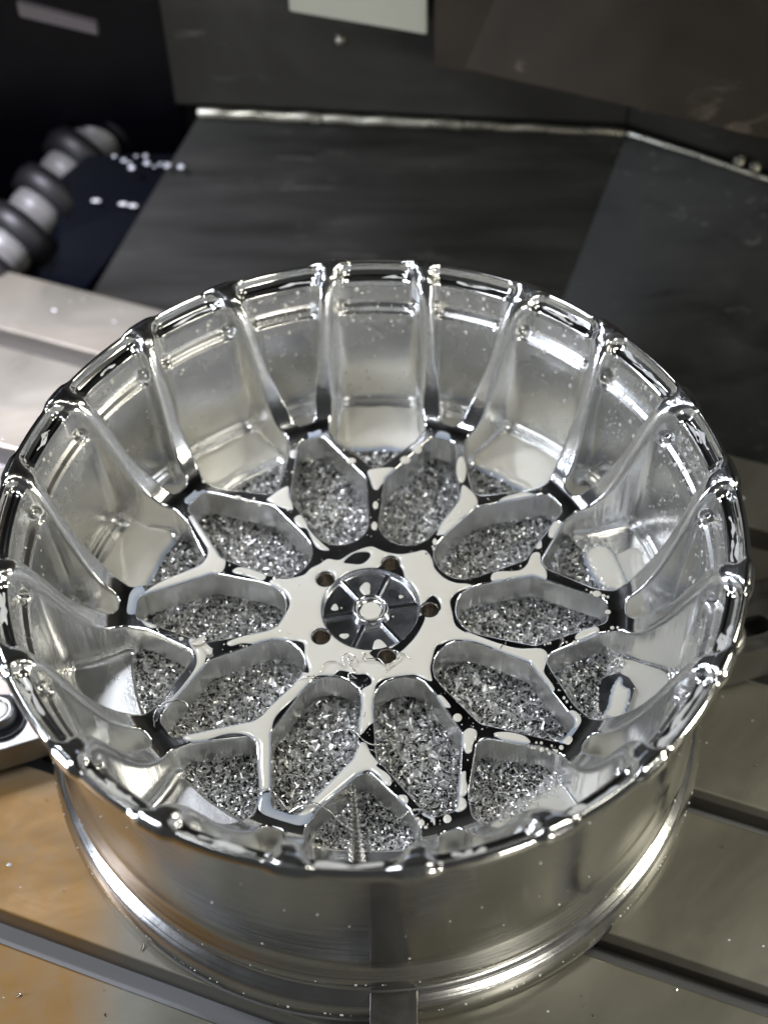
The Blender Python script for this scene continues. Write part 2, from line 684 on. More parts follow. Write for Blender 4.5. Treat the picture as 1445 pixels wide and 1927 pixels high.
def lathe_mesh(name, prof, m, n=64):
    prof = np.array(prof, float)
    a = np.linspace(0, 2 * np.pi, n, endpoint=False)
    k = len(prof)
    V = np.stack([prof[None, :, 0] * np.cos(a)[:, None], prof[None, :, 0] * np.sin(a)[:, None],
                  np.broadcast_to(prof[None, :, 1], (n, k))], -1).reshape(-1, 3)
    i, j = np.meshgrid(np.arange(n), np.arange(k - 1), indexing='ij')
    i2 = (i + 1) % n
    F = np.stack([i * k + j, i2 * k + j, i2 * k + j + 1, i * k + j + 1], -1).reshape(-1, 4)
    return mesh_np(name, V, F, m)


me_lug = lathe_mesh('lug_hole', [(0.0259, 0.0), (0.0254, -0.0004), (0.0228, -0.0036), (0.0225, -0.0045), (0.0225, -0.14), (0.0215, -0.141), (0.0, -0.1415)], M_lug)
for (x, y) in LUGS:
    o = put('lug_hole', me_lug, hub, (x, y, HZ))
# wheel centre recess, six ribs, hexagonal socket boss
lathe('centre_recess', [(0.1397, HZ), (0.1380, HZ - 0.001), (0.1368, HZ - 0.004), (0.1366, HZ - 0.0185), (0.1355, HZ - 0.0205), (0.132, HZ - 0.0215),
                        (0.04, HZ - 0.0215)], M_cap, 160, hub)


def box_mesh(name, sx, sy, sz, m, bev=0.002, z_base=True):
    bm = bmesh.new()
    bmesh.ops.create_cube(bm, size=1.0)
    for v in bm.verts:
        v.co.x *= sx * S
        v.co.y *= sy * S
        v.co.z = (v.co.z + (0.5 if z_base else 0)) * sz * S
    if bev:
        bmesh.ops.bevel(bm, geom=bm.edges[:], offset=bev * S, segments=3, affect='EDGES', profile=0.5)
    me = bpy.data.meshes.new(name)
    bm.to_mesh(me)
    bm.free()
    me.materials.append(m)
    for p in me.polygons:
        p.use_smooth = False
    return me


me_rib = box_mesh('rib', 0.090, 0.0135, 0.013, M_cap, 0.0022)
for k in range(6):
    a = D(69.3 + 60 * k)
    put('rib', me_rib, hub, (0.0915 * math.cos(a), 0.0915 * math.sin(a), HZ - 0.0225), a)
boss = lathe('boss', [(0.056, HZ - 0.0220), (0.054, HZ - 0.016), (0.0525, HZ - 0.013), (0.051, HZ - 0.004), (0.048, HZ + 0.001), (0.044, HZ + 0.0015), (0.041, HZ - 0.001),
                      (0.039, HZ - 0.004), (0.038, HZ - 0.009), (0.035, HZ - 0.0105), (0.0325, HZ - 0.0115)], M_face, 96, hub)
hexa = []
hv = []
for zz in (0, 1):
    for k in range(6):
        a = D(60 * k + 10)
        hv.append((0.0335 * math.cos(a), 0.0335 * math.sin(a), HZ - 0.0112 - 0.03 * zz))
put('hexagon_socket', mesh_np('hexagon_socket', np.array(hv), [(k, (k + 1) % 6, 6 + (k + 1) % 6, 6 + k) for k in range(6)], M_face, False), hub)

# ------------------------------------------------------------------ outlines of the coolant puddles and swarf (world units)
POOLS = [[(-0.295,0.1025),(-0.248,0.1057),(-0.1985,0.1158),(-0.1773,0.1396),(-0.1501,0.1567),(-0.1284,0.1739),(-0.0947,0.1703),(-0.0618,0.1945),(-0.0285,0.2118),(-0.0006,0.2187),(0.0221,0.2081),(0.0447,0.1976),(0.0839,0.1906),(0.1231,0.1974),(0.1567,0.2043),(0.1761,0.1731),(0.1842,0.1388),(0.2116,0.1047),(0.2444,0.0878),(0.2774,0.0844),(0.2964,0.0743),(0.266,0.0643),(0.2438,0.051),(0.227,0.0245),(0.2319,-0.0149),(0.242,-0.0603),(0.2738,-0.086),(0.272,-0.0796),(0.3276,-0.1054),(0.3787,-0.1259),(0.4213,-0.1361),(0.4772,-0.1362),(0.4954,-0.1565),(0.4898,-0.1816),(0.4818,-0.2116),(0.4971,-0.2413),(0.5084,-0.2658),(0.4995,-0.2756),(0.4792,-0.2609),(0.4686,-0.2215),(0.4483,-0.2016),(0.4155,-0.1715),(0.3735,-0.1513),(0.3271,-0.1259),(0.28,-0.1105),(0.2325,-0.1079),(0.2021,-0.1207),(0.1847,-0.1309),(0.1722,-0.1808),(0.169,-0.2058),(0.1734,-0.2377),(0.1658,-0.2412),(0.1506,-0.2342),(0.1294,-0.2235),(0.1142,-0.2218),(0.0565,-0.2306),(0.0323,-0.2412),(0.0175,-0.2623),(0.0199,-0.3145),(0.0163,-0.3659),(0.0017,-0.3828),(-0.0127,-0.4031),(-0.023,-0.4064),(-0.0288,-0.3489),(-0.0298,-0.3076),(-0.0243,-0.2868),(-0.0157,-0.2658),(0.0052,-0.2518),(0.0049,-0.2341),(-0.0106,-0.22),(-0.035,-0.22),(-0.078,-0.2075),(-0.0989,-0.2235),(-0.1202,-0.2235),(-0.1503,-0.2302),(-0.1958,-0.29),(-0.2472,-0.3487),(-0.258,-0.3949),(-0.2519,-0.4705),(-0.2475,-0.5443),(-0.2473,-0.5752),(-0.2605,-0.5734),(-0.28,-0.5771),(-0.2895,-0.5077),(-0.2922,-0.4405),(-0.3278,-0.4102),(-0.3787,-0.4064),(-0.4441,-0.4293),(-0.4882,-0.4256),(-0.493,-0.4104),(-0.4472,-0.395),(-0.3808,-0.3796),(-0.3008,-0.3603),(-0.2629,-0.3136),(-0.2182,-0.2543),(-0.1891,-0.2141),(-0.1663,-0.2128),(-0.1809,-0.1626),(-0.1893,-0.1152),(-0.2579,-0.1078),(-0.2093,-0.1136),(-0.2489,-0.1089),(-0.2875,-0.1205),(-0.3268,-0.1204),(-0.3585,-0.1181),(-0.3892,-0.1273),(-0.4017,-0.1181),(-0.3831,-0.1041),(-0.3292,-0.0854),(-0.271,-0.0667),(-0.2419,-0.0193),(-0.232,0.0191),(-0.2499,0.0531),(-0.2831,0.0703),(-0.2945,0.0925),(-0.277,0.1048),(-0.2485,0.1023),(-0.2084,0.1121)],[(-0.0179,-0.4332),(-0.0031,-0.4365),(0.0092,-0.4662),(0.0302,-0.4925),(0.025,-0.503),(0.0564,-0.5272),(0.0659,-0.5478),(0.0598,-0.5615),(0.0443,-0.5547),(0.0348,-0.5376),(0.0191,-0.5238),(0.0034,-0.5152),(-0.012,-0.5204),(-0.0242,-0.5273),(-0.0364,-0.5377),(-0.0724,-0.572),(-0.1052,-0.6025),(-0.1317,-0.6294),(-0.1583,-0.6495),(-0.186,-0.6429),(-0.1988,-0.6329),(-0.1748,-0.6228),(-0.1306,-0.5823),(-0.0859,-0.5378),(-0.05,-0.4927),(-0.029,-0.4576)],[(-0.5504,0.3333),(-0.5346,0.3438),(-0.5395,0.3972),(-0.5209,0.4268),(-0.4909,0.424),(-0.5072,0.4159),(-0.5258,0.3864),(-0.522,0.3437),(-0.4973,0.3015),(-0.4766,0.2546),(-0.4529,0.2185),(-0.429,0.1777),(-0.4299,0.1375),(-0.4489,0.1201),(-0.4804,0.1077),(-0.5128,0.1053),(-0.5437,0.0881),(-0.5823,0.0685),(-0.6212,0.0538),(-0.6468,0.0295),(-0.6556,0.0005),(-0.6364,-0.0283),(-0.6058,-0.0521),(-0.6083,-0.0663),(-0.6327,-0.0616),(-0.6604,-0.0283),(-0.6723,0.0054),(-0.6606,0.0441),(-0.6355,0.0735),(-0.6016,0.0981),(-0.5475,0.1278),(-0.4934,0.1628),(-0.4825,0.2033),(-0.5001,0.2392),(-0.5247,0.2807),(-0.5448,0.3174)],[(-0.405,0.1325),(-0.3855,0.1449),(-0.3442,0.1373),(-0.3108,0.1248),(-0.3056,0.1073),(-0.3211,0.095),(-0.342,0.105),(-0.3671,0.1149),(-0.3961,0.1225)],[(-0.5089,-0.1042),(-0.4887,-0.0953),(-0.4565,-0.1202),(-0.4423,-0.1466),(-0.4558,-0.1623),(-0.4589,-0.1953),(-0.4761,-0.2348),(-0.5,-0.2924),(-0.5182,-0.3308),(-0.5467,-0.3358),(-0.5533,-0.3142),(-0.5174,-0.2637),(-0.4826,-0.1953),(-0.4866,-0.1518),(-0.5039,-0.1255)],[(-0.2334,0.3269),(-0.2151,0.3373),(-0.1974,0.3162),(-0.192,0.29),(-0.1699,0.2588),(-0.1439,0.2279),(-0.1246,0.2074),(-0.143,0.2049),(-0.1641,0.2177),(-0.1821,0.2537),(-0.196,0.2848),(-0.217,0.2901),(-0.2303,0.3058)],[(-0.3175,0.4017),(-0.2629,0.4475),(-0.2525,0.4122),(-0.2395,0.3639),(-0.2496,0.356),(-0.2927,0.3748),(-0.3146,0.3883)],[(-0.2574,0.589),(-0.2227,0.5888),(-0.2257,0.5606),(-0.2559,0.5608)],[(-0.0146,0.511),(0.0596,0.5194),(0.0632,0.4975),(0.0267,0.4545),(0.0137,0.4331),(0.0002,0.4374),(-0.0105,0.4719)],[(0.277,0.4481),(0.3104,0.4039),(0.3093,0.3604),(0.2608,0.3175),(0.213,0.2921),(0.1926,0.271),(0.2064,0.3092),(0.2411,0.3606),(0.2588,0.3953),(0.2664,0.4393)],[(0.3739,0.3832),(0.3978,0.4042),(0.4515,0.421),(0.4909,0.4123),(0.53,0.3995),(0.5097,0.3911),(0.4501,0.3871),(0.3834,0.3706)],[(0.5348,0.3076),(0.5642,0.3075),(0.5594,0.2829),(0.5348,0.2504),(0.5191,0.2586)],[(0.479,0.2344),(0.4955,0.2424),(0.4973,0.2142),(0.481,0.2102)],[(0.3456,0.1077),(0.3621,0.1272),(0.4261,0.131),(0.4527,0.1546),(0.4672,0.1902),(0.4899,0.1942),(0.4942,0.1545),(0.5058,0.1308),(0.5041,0.0996),(0.4758,0.1035),(0.4378,0.1075),(0.3995,0.1037),(0.3546,0.0921)],[(0.1909,0.2638),(0.2139,0.2992),(0.2539,0.3205),(0.2681,0.3169),(0.2305,0.2707),(0.2021,0.2602)],[(0.5739,-0.1005),(0.5882,-0.0799),(0.6195,-0.0644),(0.641,-0.067),(0.6395,-0.0877),(0.6166,-0.1057),(0.5861,-0.1108)],[(0.1856,-0.2902),(0.2003,-0.2878),(0.223,-0.3193),(0.2167,-0.3265),(0.1958,-0.3193)],[(0.2718,-0.3884),(0.2903,-0.3954),(0.2919,-0.4142),(0.281,-0.4375),(0.2764,-0.4607),(0.264,-0.4653),(0.2561,-0.4515),(0.2484,-0.4236),(0.2528,-0.4049)],[(0.3376,-0.4048),(0.3687,-0.4),(0.4137,-0.4094),(0.4335,-0.428),(0.4249,-0.436),(0.388,-0.4327),(0.3515,-0.4211)],[(0.5287,-0.3479),(0.5504,-0.3335),(0.5702,-0.3478),(0.5728,-0.3716),(0.555,-0.3905),(0.5352,-0.3763)],[(0.5138,-0.4233),(0.5373,-0.4093),(0.5488,-0.4233),(0.5353,-0.4418)],[(0.2548,-0.5179),(0.2608,-0.5201),(0.2604,-0.5427),(0.2639,-0.5651),(0.2574,-0.5873),(0.2413,-0.5896),(0.2316,-0.5696),(0.2339,-0.5517),(0.2465,-0.5247)],[(0.221,-0.6095),(0.2373,-0.5896),(0.2572,-0.6006),(0.2587,-0.6226),(0.2405,-0.6358),(0.2247,-0.6271)],[(0.0801,-0.592),(0.0877,-0.5869),(0.1031,-0.5885),(0.1092,-0.602),(0.1032,-0.6155),(0.091,-0.6138),(0.0802,-0.6021)],[(0.1459,-0.6387),(0.161,-0.642),(0.1762,-0.6519),(0.1805,-0.6717),(0.1773,-0.7012),(0.1728,-0.6996),(0.173,-0.6717),(0.1655,-0.6553),(0.1489,-0.6454)]]
GAPS = [[(-0.0805,0.1634),(-0.0506,0.1944),(-0.0114,0.1978),(-0.0055,0.1804),(-0.0273,0.1564),(-0.0608,0.1565)],[(-0.0044,0.1256),(0.023,0.146),(0.0506,0.1699),(0.0842,0.1458),(0.0955,0.1118),(0.0901,0.1016),(0.0456,0.122),(0.0234,0.1187)],[(0.1533,0.0181),(0.178,0.0432),(0.197,0.018),(0.1967,-0.0083),(0.1613,-0.0213),(0.1505,-0.0017)],[(0.1396,-0.0278),(0.1548,-0.0343),(0.1342,-0.0859),(0.1074,-0.124),(0.0808,-0.1492),(0.0541,-0.1429),(0.1073,-0.0922)],[(0.0008,-0.1492),(0.0273,-0.1366),(0.0491,-0.168),(0.0226,-0.1773),(0.0118,-0.1649)]]
DOTS = [(-0.3781,0.3912,0.0063,0.007),(-0.3597,0.3992,0.0042,0.0048),(-0.3412,0.375,0.0063,0.0053),(-0.4109,0.4048,0.0127,0.0065),(-0.4147,0.1525,0.0025,0.003),(-0.2486,0.5023,0.0043,0.005),(-0.518,0.4666,0.0068,0.0066),(-0.5312,-0.103,0.0067,0.0061),(-0.3538,-0.1283,0.0031,0.0037),(-0.3452,-0.1274,0.0024,0.0028),(-0.3878,-0.1458,0.0027,0.0023),(0.008,0.3737,0.0086,0.0151),(0.006,0.2946,0.0092,0.0164),(-0.0696,0.5464,0.0149,0.0123),(0.0967,0.55,0.0163,0.0159),(0.134,0.5942,0.0136,0.0196),(0.2678,0.5107,0.0153,0.0537),(0.185,0.2356,0.0068,0.0126),(0.182,0.2091,0.0045,0.0056),(0.5729,-0.1159,0.0077,0.0061),(0.5039,-0.1184,0.0034,0.0046),(0.5492,-0.1158,0.0043,0.0041),(0.682,-0.0686,0.0043,0.0042),(0.2413,-0.3566,0.0125,0.0133),(0.2103,-0.6568,0.0111,0.0139),(0.4497,-0.4327,0.0033,0.0037),(0.4632,-0.4336,0.0041,0.0046),(0.4366,-0.4489,0.0041,0.0046),(0.4448,-0.4489,0.0037,0.0042),(0.463,-0.4535,0.0065,0.0074),(0.4773,-0.4526,0.0041,0.0046),(0.4902,-0.4419,0.0033,0.0037),(0.5016,-0.4581,0.0049,0.0055),(0.5153,-0.4474,0.0065,0.0074),(0.4828,-0.465,0.0049,0.0055),(0.4956,-0.4558,0.0025,0.0028),(0.5319,-0.295,0.0042,0.0049),(0.5387,-0.3071,0.0038,0.0044),(0.5187,-0.2707,0.0025,0.0029),(0.5489,-0.3239,0.0025,0.0029),(0.5758,-0.4176,0.0037,0.0042),(0.5837,-0.4232,0.0037,0.0042),(0.5639,-0.4418,0.0057,0.0065),(0.5533,-0.4488,0.0025,0.0028),(0.2484,-0.4906,0.0029,0.0032),(0.4886,-0.1235,0.003,0.0036),(0.4974,-0.1199,0.003,0.0036),(0.1337,-0.6547,0.0055,0.005),(0.1428,-0.6669,0.0091,0.0105),(0.2101,-0.6561,0.0106,0.0139),(0.1879,-0.6907,0.0042,0.0029),(0.1594,-0.6711,0.0021,0.0023),(0.1912,-0.6602,0.0015,0.0017),(0.1911,-0.6701,0.0015,0.0016),(0.1548,-0.68,0.006,0.0059),(0.6462,0.0492,0.0126,0.0107),(0.6307,0.053,0.005,0.0054),(0.6645,0.0415,0.0063,0.0061),(0.6767,0.0376,0.0044,0.0046),(0.6808,-0.0676,0.0062,0.0059),(0.6963,-0.0676,0.0049,0.0059),(0.6727,-0.0139,0.0087,0.0075),(0.7169,0.0299,0.005,0.0168),(0.5724,-0.1174,0.0074,0.0066)]
CAPDOTS = [(-0.0174,0.0816,0.0155,0.0241),(-0.1035,0.0165,0.0104,0.0119),(0.0859,0.054,0.0071,0.006),(-0.0733,-0.0805,0.014,0.009),(-0.0316,-0.0645,0.0065,0.0077),(0.0259,-0.1144,0.0198,0.0215),(0.086,-0.1208,0.0048,0.0051),(0.1069,0.0148,0.0055,0.004),(-0.0843,0.0152,0.0027,0.0033),(0.0635,-0.0146,0.0033,0.0026)]
STRINGS = {'a':[(-0.135,-0.2225),(-0.1209,-0.1905),(-0.0936,-0.1851),(-0.0686,-0.2012),(-0.0741,-0.1725),(-0.0575,-0.1617),(-0.0388,-0.1762),(-0.0476,-0.1905),(-0.0602,-0.1761),(-0.0501,-0.2083),(-0.0346,-0.2226),(-0.0557,-0.2261),(-0.0522,-0.2438),(-0.037,-0.2473)],'b':[(-0.027,-0.1545),(-0.0116,-0.1581),(-0.0173,-0.1798),(0.0042,-0.1798),(0.0256,-0.1798),(0.0441,-0.1977),(0.0623,-0.1905),(0.0866,-0.169),(0.0681,-0.1473),(0.0804,-0.1546),(0.1019,-0.1654),(0.1172,-0.1834)],'c':[(0.0746,-0.1941),(0.0564,-0.2013),(0.0474,-0.219),(0.0568,-0.2438),(0.0691,-0.2578)],'d':[(-0.1011,-0.4054),(-0.0568,-0.4003),(-0.0328,-0.412),(-0.0117,-0.4354),(0.018,-0.4486),(0.059,-0.4436)],'e':[(-0.1976,-0.6412),(-0.1739,-0.6278),(-0.1376,-0.6194),(-0.1129,-0.6277),(-0.0879,-0.6443),(-0.0599,-0.664),(-0.0326,-0.6673)],'f':[(0.0883,-0.6571),(0.1125,-0.6438),(0.1489,-0.6304)],'g':[(-0.5752,-0.3856),(-0.5781,-0.3584),(-0.557,-0.331),(-0.5041,-0.3171),(-0.4781,-0.3378),(-0.4252,-0.324)],'h':[(-0.602,-0.0509),(-0.601,-0.077),(-0.5816,-0.0956),(-0.5258,-0.0919)],'i':[(-0.3619,-0.6075),(-0.2983,-0.584),(-0.2526,-0.5821),(-0.2285,-0.6036),(-0.2008,-0.6356)],'k':[(0.0358,-0.4585),(0.0333,-0.488),(0.0483,-0.5205),(0.0776,-0.5527)],'l':[(-0.1949,-0.2402),(-0.1647,-0.2346),(-0.1374,-0.2346)]}
SCREW = [(-0.0405,-0.508),(-0.0375,-0.5674),(-0.0296,-0.6589),(-0.0217,-0.7551)]
PLATELET = [(0.6501,-0.1876),(0.666,-0.1775),(0.7014,-0.1674),(0.7261,-0.1826),(0.7406,-0.2127),(0.7013,-0.321),(0.6757,-0.3234),(0.6467,-0.3162),(0.628,-0.282),(0.636,-0.2327)]
PLATELETC = [(0.6805,-0.2057),(0.7041,-0.1806),(0.708,-0.2107),(0.7261,-0.2257),(0.7128,-0.28),(0.6925,-0.319),(0.6629,-0.319),(0.6429,-0.3045),(0.6575,-0.28),(0.6666,-0.2456)]
BLOB = [(0.6325,0.2478),(0.6548,0.2847),(0.7076,0.2845),(0.7355,0.2232),(0.7521,0.151),(0.7336,0.1234),(0.6826,0.1314),(0.6535,0.1751)]
RIB = [(0.0022,-0.0078),(0.0454,0.119)]
THIN=[[(-0.7426,0.0692),(-0.7031,0.0616),(-0.6718,0.084),(-0.6475,0.0466),(-0.6612,-0.0086),(-0.7078,-0.0267),(-0.7482,-0.0085),(-0.7421,0.0283)],[(-0.5789,0.4013),(-0.5524,0.4279),(-0.5464,0.4694),(-0.5329,0.4278),(-0.5124,0.4339),(-0.4947,0.3969),(-0.5183,0.3725),(-0.5609,0.3808)],[(-0.5668,0.5475),(-0.5561,0.5389),(-0.5441,0.4798),(-0.5459,0.4279),(-0.5578,0.4341),(-0.5539,0.4799)],[(-0.243,0.711),(-0.1942,0.6666),(-0.1473,0.7484),(-0.1366,0.7327),(-0.1702,0.6489),(-0.1688,0.6141),(-0.2085,0.6143),(-0.2068,0.6491),(-0.2488,0.6933)],[(0.2048,0.7017),(0.2414,0.7015),(0.232,0.625),(0.1908,0.6252)],[(0.171,0.621),(0.2239,0.6337),(0.2401,0.6119),(0.2235,0.5991),(0.1775,0.5993)],[(-0.2793,-0.5933),(-0.2422,-0.5856),(-0.1973,-0.6461),(-0.157,-0.6234),(-0.1318,-0.6654),(-0.1698,-0.7305),(-0.2303,-0.719),(-0.2754,-0.6538)],[(0.5262,-0.3582),(0.5627,-0.3467),(0.5708,-0.3745),(0.5485,-0.4117),(0.5244,-0.4357),(0.5082,-0.423),(0.5271,-0.3907)]]

# ------------------------------------------------------------------ coolant lying on the spoke face


def fold(x, y):
    r = np.hypot(x, y)
    a = np.degrees(np.arctan2(x, y) - AZ)
    a = np.abs((a + 18) % 36 - 18)
    return r, np.radians(a)


def height_patch(d, xx, yy, zbase, thick, soft):
    z = np.where(d < 0, thick * (1 - np.exp(np.minimum(d, 0) / soft)), -0.6 * d) + zbase
    keep = d < 0.0045
    return z, keep


def grid_faces(keep):
    nx, ny = keep.shape
    idx = np.arange(nx * ny).reshape(nx, ny)
    c = keep[:-1, :-1] & keep[1:, :-1] & keep[1:, 1:] & keep[:-1, 1:]
    i, j = np.nonzero(c)
    return np.stack([idx[i, j], idx[i + 1, j], idx[i + 1, j + 1], idx[i, j + 1]], -1)


class Soup:
    def __init__(self):
        self.V, self.F, self.A, self.n = [], [], [], 0

    def add(self, V, F, A=None):
        self.V.append(np.asarray(V, float))
        self.F.append(np.asarray(F) + self.n)
        self.A.append(np.ones(len(V)) if A is None else A)
        self.n += len(V)

    def build(self, name, m, parent=None, smooth=True):
        V = np.concatenate(self.V)
        F = np.concatenate(self.F)
        A = np.concatenate(self.A)
        u, inv = np.unique(F.ravel(), return_inverse=True)
        return put(name, mesh_np(name, V[u], inv.reshape(F.shape), m, smooth, None, A[u]), parent)


film = Soup()
gap_polys = [catmull(g, 5, True) for g in GAPS]
for pi, pool in enumerate(POOLS):
    P_ = catmull(pool, 4, True)
    lo = P_.min(0) - 0.008
    hi = P_.max(0) + 0.008
    h = 0.0024 if pi == 0 else 0.0018
    gx, gy = np.meshgrid(np.arange(lo[0], hi[0], h), np.arange(lo[1], hi[1], h), indexing='ij')
    d = sdf_poly(gx, gy, P_)
    rr, th = fold(gx, gy)
    d = smax(d, d_plan(rr, th) + 0.0045, 0.006)
    if pi == 0:
        for g in gap_polys:
            d = smax(d, -sdf_poly(gx, gy, g), 0.006)
        d = np.maximum(d, 0.1412 - rr)
        for (x, y) in LUGS:
            d = np.maximum(d, 0.0278 - np.hypot(gx - x, gy - y))
    z, keep = height_patch(d, gx, gy, ZF, 0.0042, 0.006)
    F = grid_faces(keep)
    if len(F):
        film.add(np.stack([gx, gy, z], -1).reshape(-1, 3), F, np.clip(0.4 - d.ravel() / 0.006, 0, 1))
for p in THIN:
    P_ = catmull(p, 4, True)
    lo = P_.min(0) - 0.008
    hi = P_.max(0) + 0.008
    gx, gy = np.meshgrid(np.arange(lo[0], hi[0], 0.0018), np.arange(lo[1], hi[1], 0.0018), indexing='ij')
    d = sdf_poly(gx, gy, P_)
    rr, th = fold(gx, gy)
    d = smax(d, d_plan(rr, th) + 0.0045, 0.006)
    z, keep = height_patch(d, gx, gy, ZF, 0.0018, 0.006)
    F = grid_faces(keep & (rr < 0.735))
    if len(F):
        film.add(np.stack([gx, gy, z], -1).reshape(-1, 3), F, np.clip(-d.ravel() / 0.05, 0, 0.3))


def dome(rx, ry, hgt, rings=4, seg=14):
    V = [(0, 0, hgt)]
    for k in range(1, rings + 1):
        a = (k / rings) * math.pi / 2
        for j in range(seg):
            b = 2 * math.pi * j / seg
            V.append((rx * math.sin(a) * math.cos(b), ry * math.sin(a) * math.sin(b), hgt * math.cos(a) - (0.0004 if k == rings else 0)))
    F = []
    for j in range(seg):
        F.append((0, 1 + j, 1 + (j + 1) % seg, 1 + (j + 1) % seg))
    for k in range(rings - 1):
        for j in range(seg):
            a = 1 + k * seg + j
            b = 1 + k * seg + (j + 1) % seg
            F.append((a, a + seg, b + seg, b))
    return np.array(V), np.array(F)


# triangles and quads are kept apart: the dome cap is a fan of thin quads
def dome_q(rx, ry, hgt, seg=14, rings=4):
    V = []
    for k in range(rings + 1):
        a = ((k + 0.02) / (rings + 0.02)) * math.pi / 2
        for j in range(seg):
            b = 2 * math.pi * j / seg
            V.append((rx * math.sin(a) * math.cos(b), ry * math.sin(a) * math.sin(b), hgt * math.cos(a) - (0.0004 if k == rings else 0)))
    F = []
    for k in range(rings):
        for j in range(seg):
            a = k * seg + j
            b = k * seg + (j + 1) % seg
            F.append((a, a + seg, b + seg, b))
    return np.array(V), np.array(F)


for (x, y, rx, ry) in DOTS:
    V, F = dome_q(rx, ry, 0.0036, 20)
    film.add(V + [x, y, ZF], F, np.full(len(V), 1.0))
for (x, y, rx, ry) in CAPDOTS:
    V, F = dome_q(rx, ry, 0.003, 20)
    wob = 1 + 0.12 * np.sin(3 * np.arctan2(V[:, 1], V[:, 0]) + x * 90)
    V[:, 0] *= wob
    V[:, 1] *= wob
    film.add(V + [x, y, ZF - 0.0215], F, np.full(len(V), 0.9))
V, F = dome_q(0.0345, 0.0345, 0.0015, 6)
V[:, 0], V[:, 1] = rot2(V[:, 0], V[:, 1], D(10))
film.add(V + [0, 0, ZF - 0.0135], F, np.full(len(V), 1.0))
# a scatter of fine spatter on the face
cnt = 0
while cnt < 260:
    a = rng.uniform(0, 2 * np.pi)
    rad = rng.uniform(0.25, 0.74)
    x, y = rad * math.sin(a), rad * math.cos(a)
    rr, th = fold(np.array([x]), np.array([y]))
    s = rng.choice([0.0012, 0.0017, 0.0025, 0.0035], p=[0.45, 0.3, 0.17, 0.08])
    if d_plan(rr, th)[0] < -0.006 - s:
        V, F = dome_q(s, s * rng.uniform(0.9, 1.3), s * 0.6, 8, 2)
        film.add(V + [x, y, ZF], F, np.full(len(V), 0.9))
        cnt += 1
tag(film.build('coolant_film', M_cool), 'milky cutting fluid lying in puddles and drops over the hub and the spoke faces', 'coolant', kind='stuff')

# ---- coolant standing on the ledge behind the spokes
pool = Soup()


def ledge_pool(az, half_deg, ra, rb, corner, z0=-0.5150, wob=0.004, seed=0.0, amp=1.0):
    rc = (ra + rb) / 2
    aa = np.radians(np.linspace(-half_deg - 0.8, half_deg + 0.8, 110))
    rr = np.linspace(ra - 0.01, rb + 0.01, 70)
    R, Aa = np.meshgrid(rr, aa, indexing='ij')
    lx = R - rc
    ly = R * Aa
    hw = R * math.radians(half_deg)
    qx = np.abs(lx) - (rb - ra) / 2 + corner
    qy = np.abs(ly) - hw + corner
    d = np.hypot(np.maximum(qx, 0), np.maximum(qy, 0)) + np.minimum(np.maximum(qx, qy), 0) - corner
    d = d + wob * np.sin(ly * 60 + seed) * np.sin(lx * 48 + seed * 2)
    z = np.where(d < 0, 0.0105 * amp * (1 - np.exp(np.minimum(d, 0) / 0.008)), -0.8 * d) + z0 - 0.0115 * amp
    keep = d < 0.012
    T = Aa + math.radians(az) + AZ
    pool.add(np.stack([R * np.sin(T), R * np.cos(T), z], -1).reshape(-1, 3), grid_faces(keep)[:, ::-1], np.clip(0.5 - d.ravel() / 0.008, 0, 1))


for k, hd, ra, rb in ((0, 12.5, 0.692, 0.868), (1, 12.5, 0.692, 0.862), (8, 12.0, 0.693, 0.850), (9, 12, 0.715, 0.862),
                      (3, 11, 0.715, 0.862), (4, 11, 0.70, 0.86)):
    ledge_pool(36 * k, hd, ra, rb, 0.045 if k != 0 else 0.01, seed=k)
ledge_pool(75, 6, 0.76, 0.85, 0.03, seed=3)
for k in range(10):
    ledge_pool(18 + 36 * k, 4.6, 0.722, 0.842 + 0.006 * math.sin(k * 2.3), 0.055, z0=-0.500, wob=0.001, seed=k)
tag(pool.build('coolant_pool', make_coolant('standing_coolant', (0.66, 0.65, 0.60))), 'milky coolant standing on the ledge between the spokes and the barrel wall', 'coolant', kind='stuff')

# ---- streaks of coolant in the lip pockets and films on the lands between them
lipc = Soup()
cov = np.array(cove + [(0.942, -0.060)])[::-1]


def cove_z(r):
    return np.interp(r, cov[:, 0], cov[:, 1])


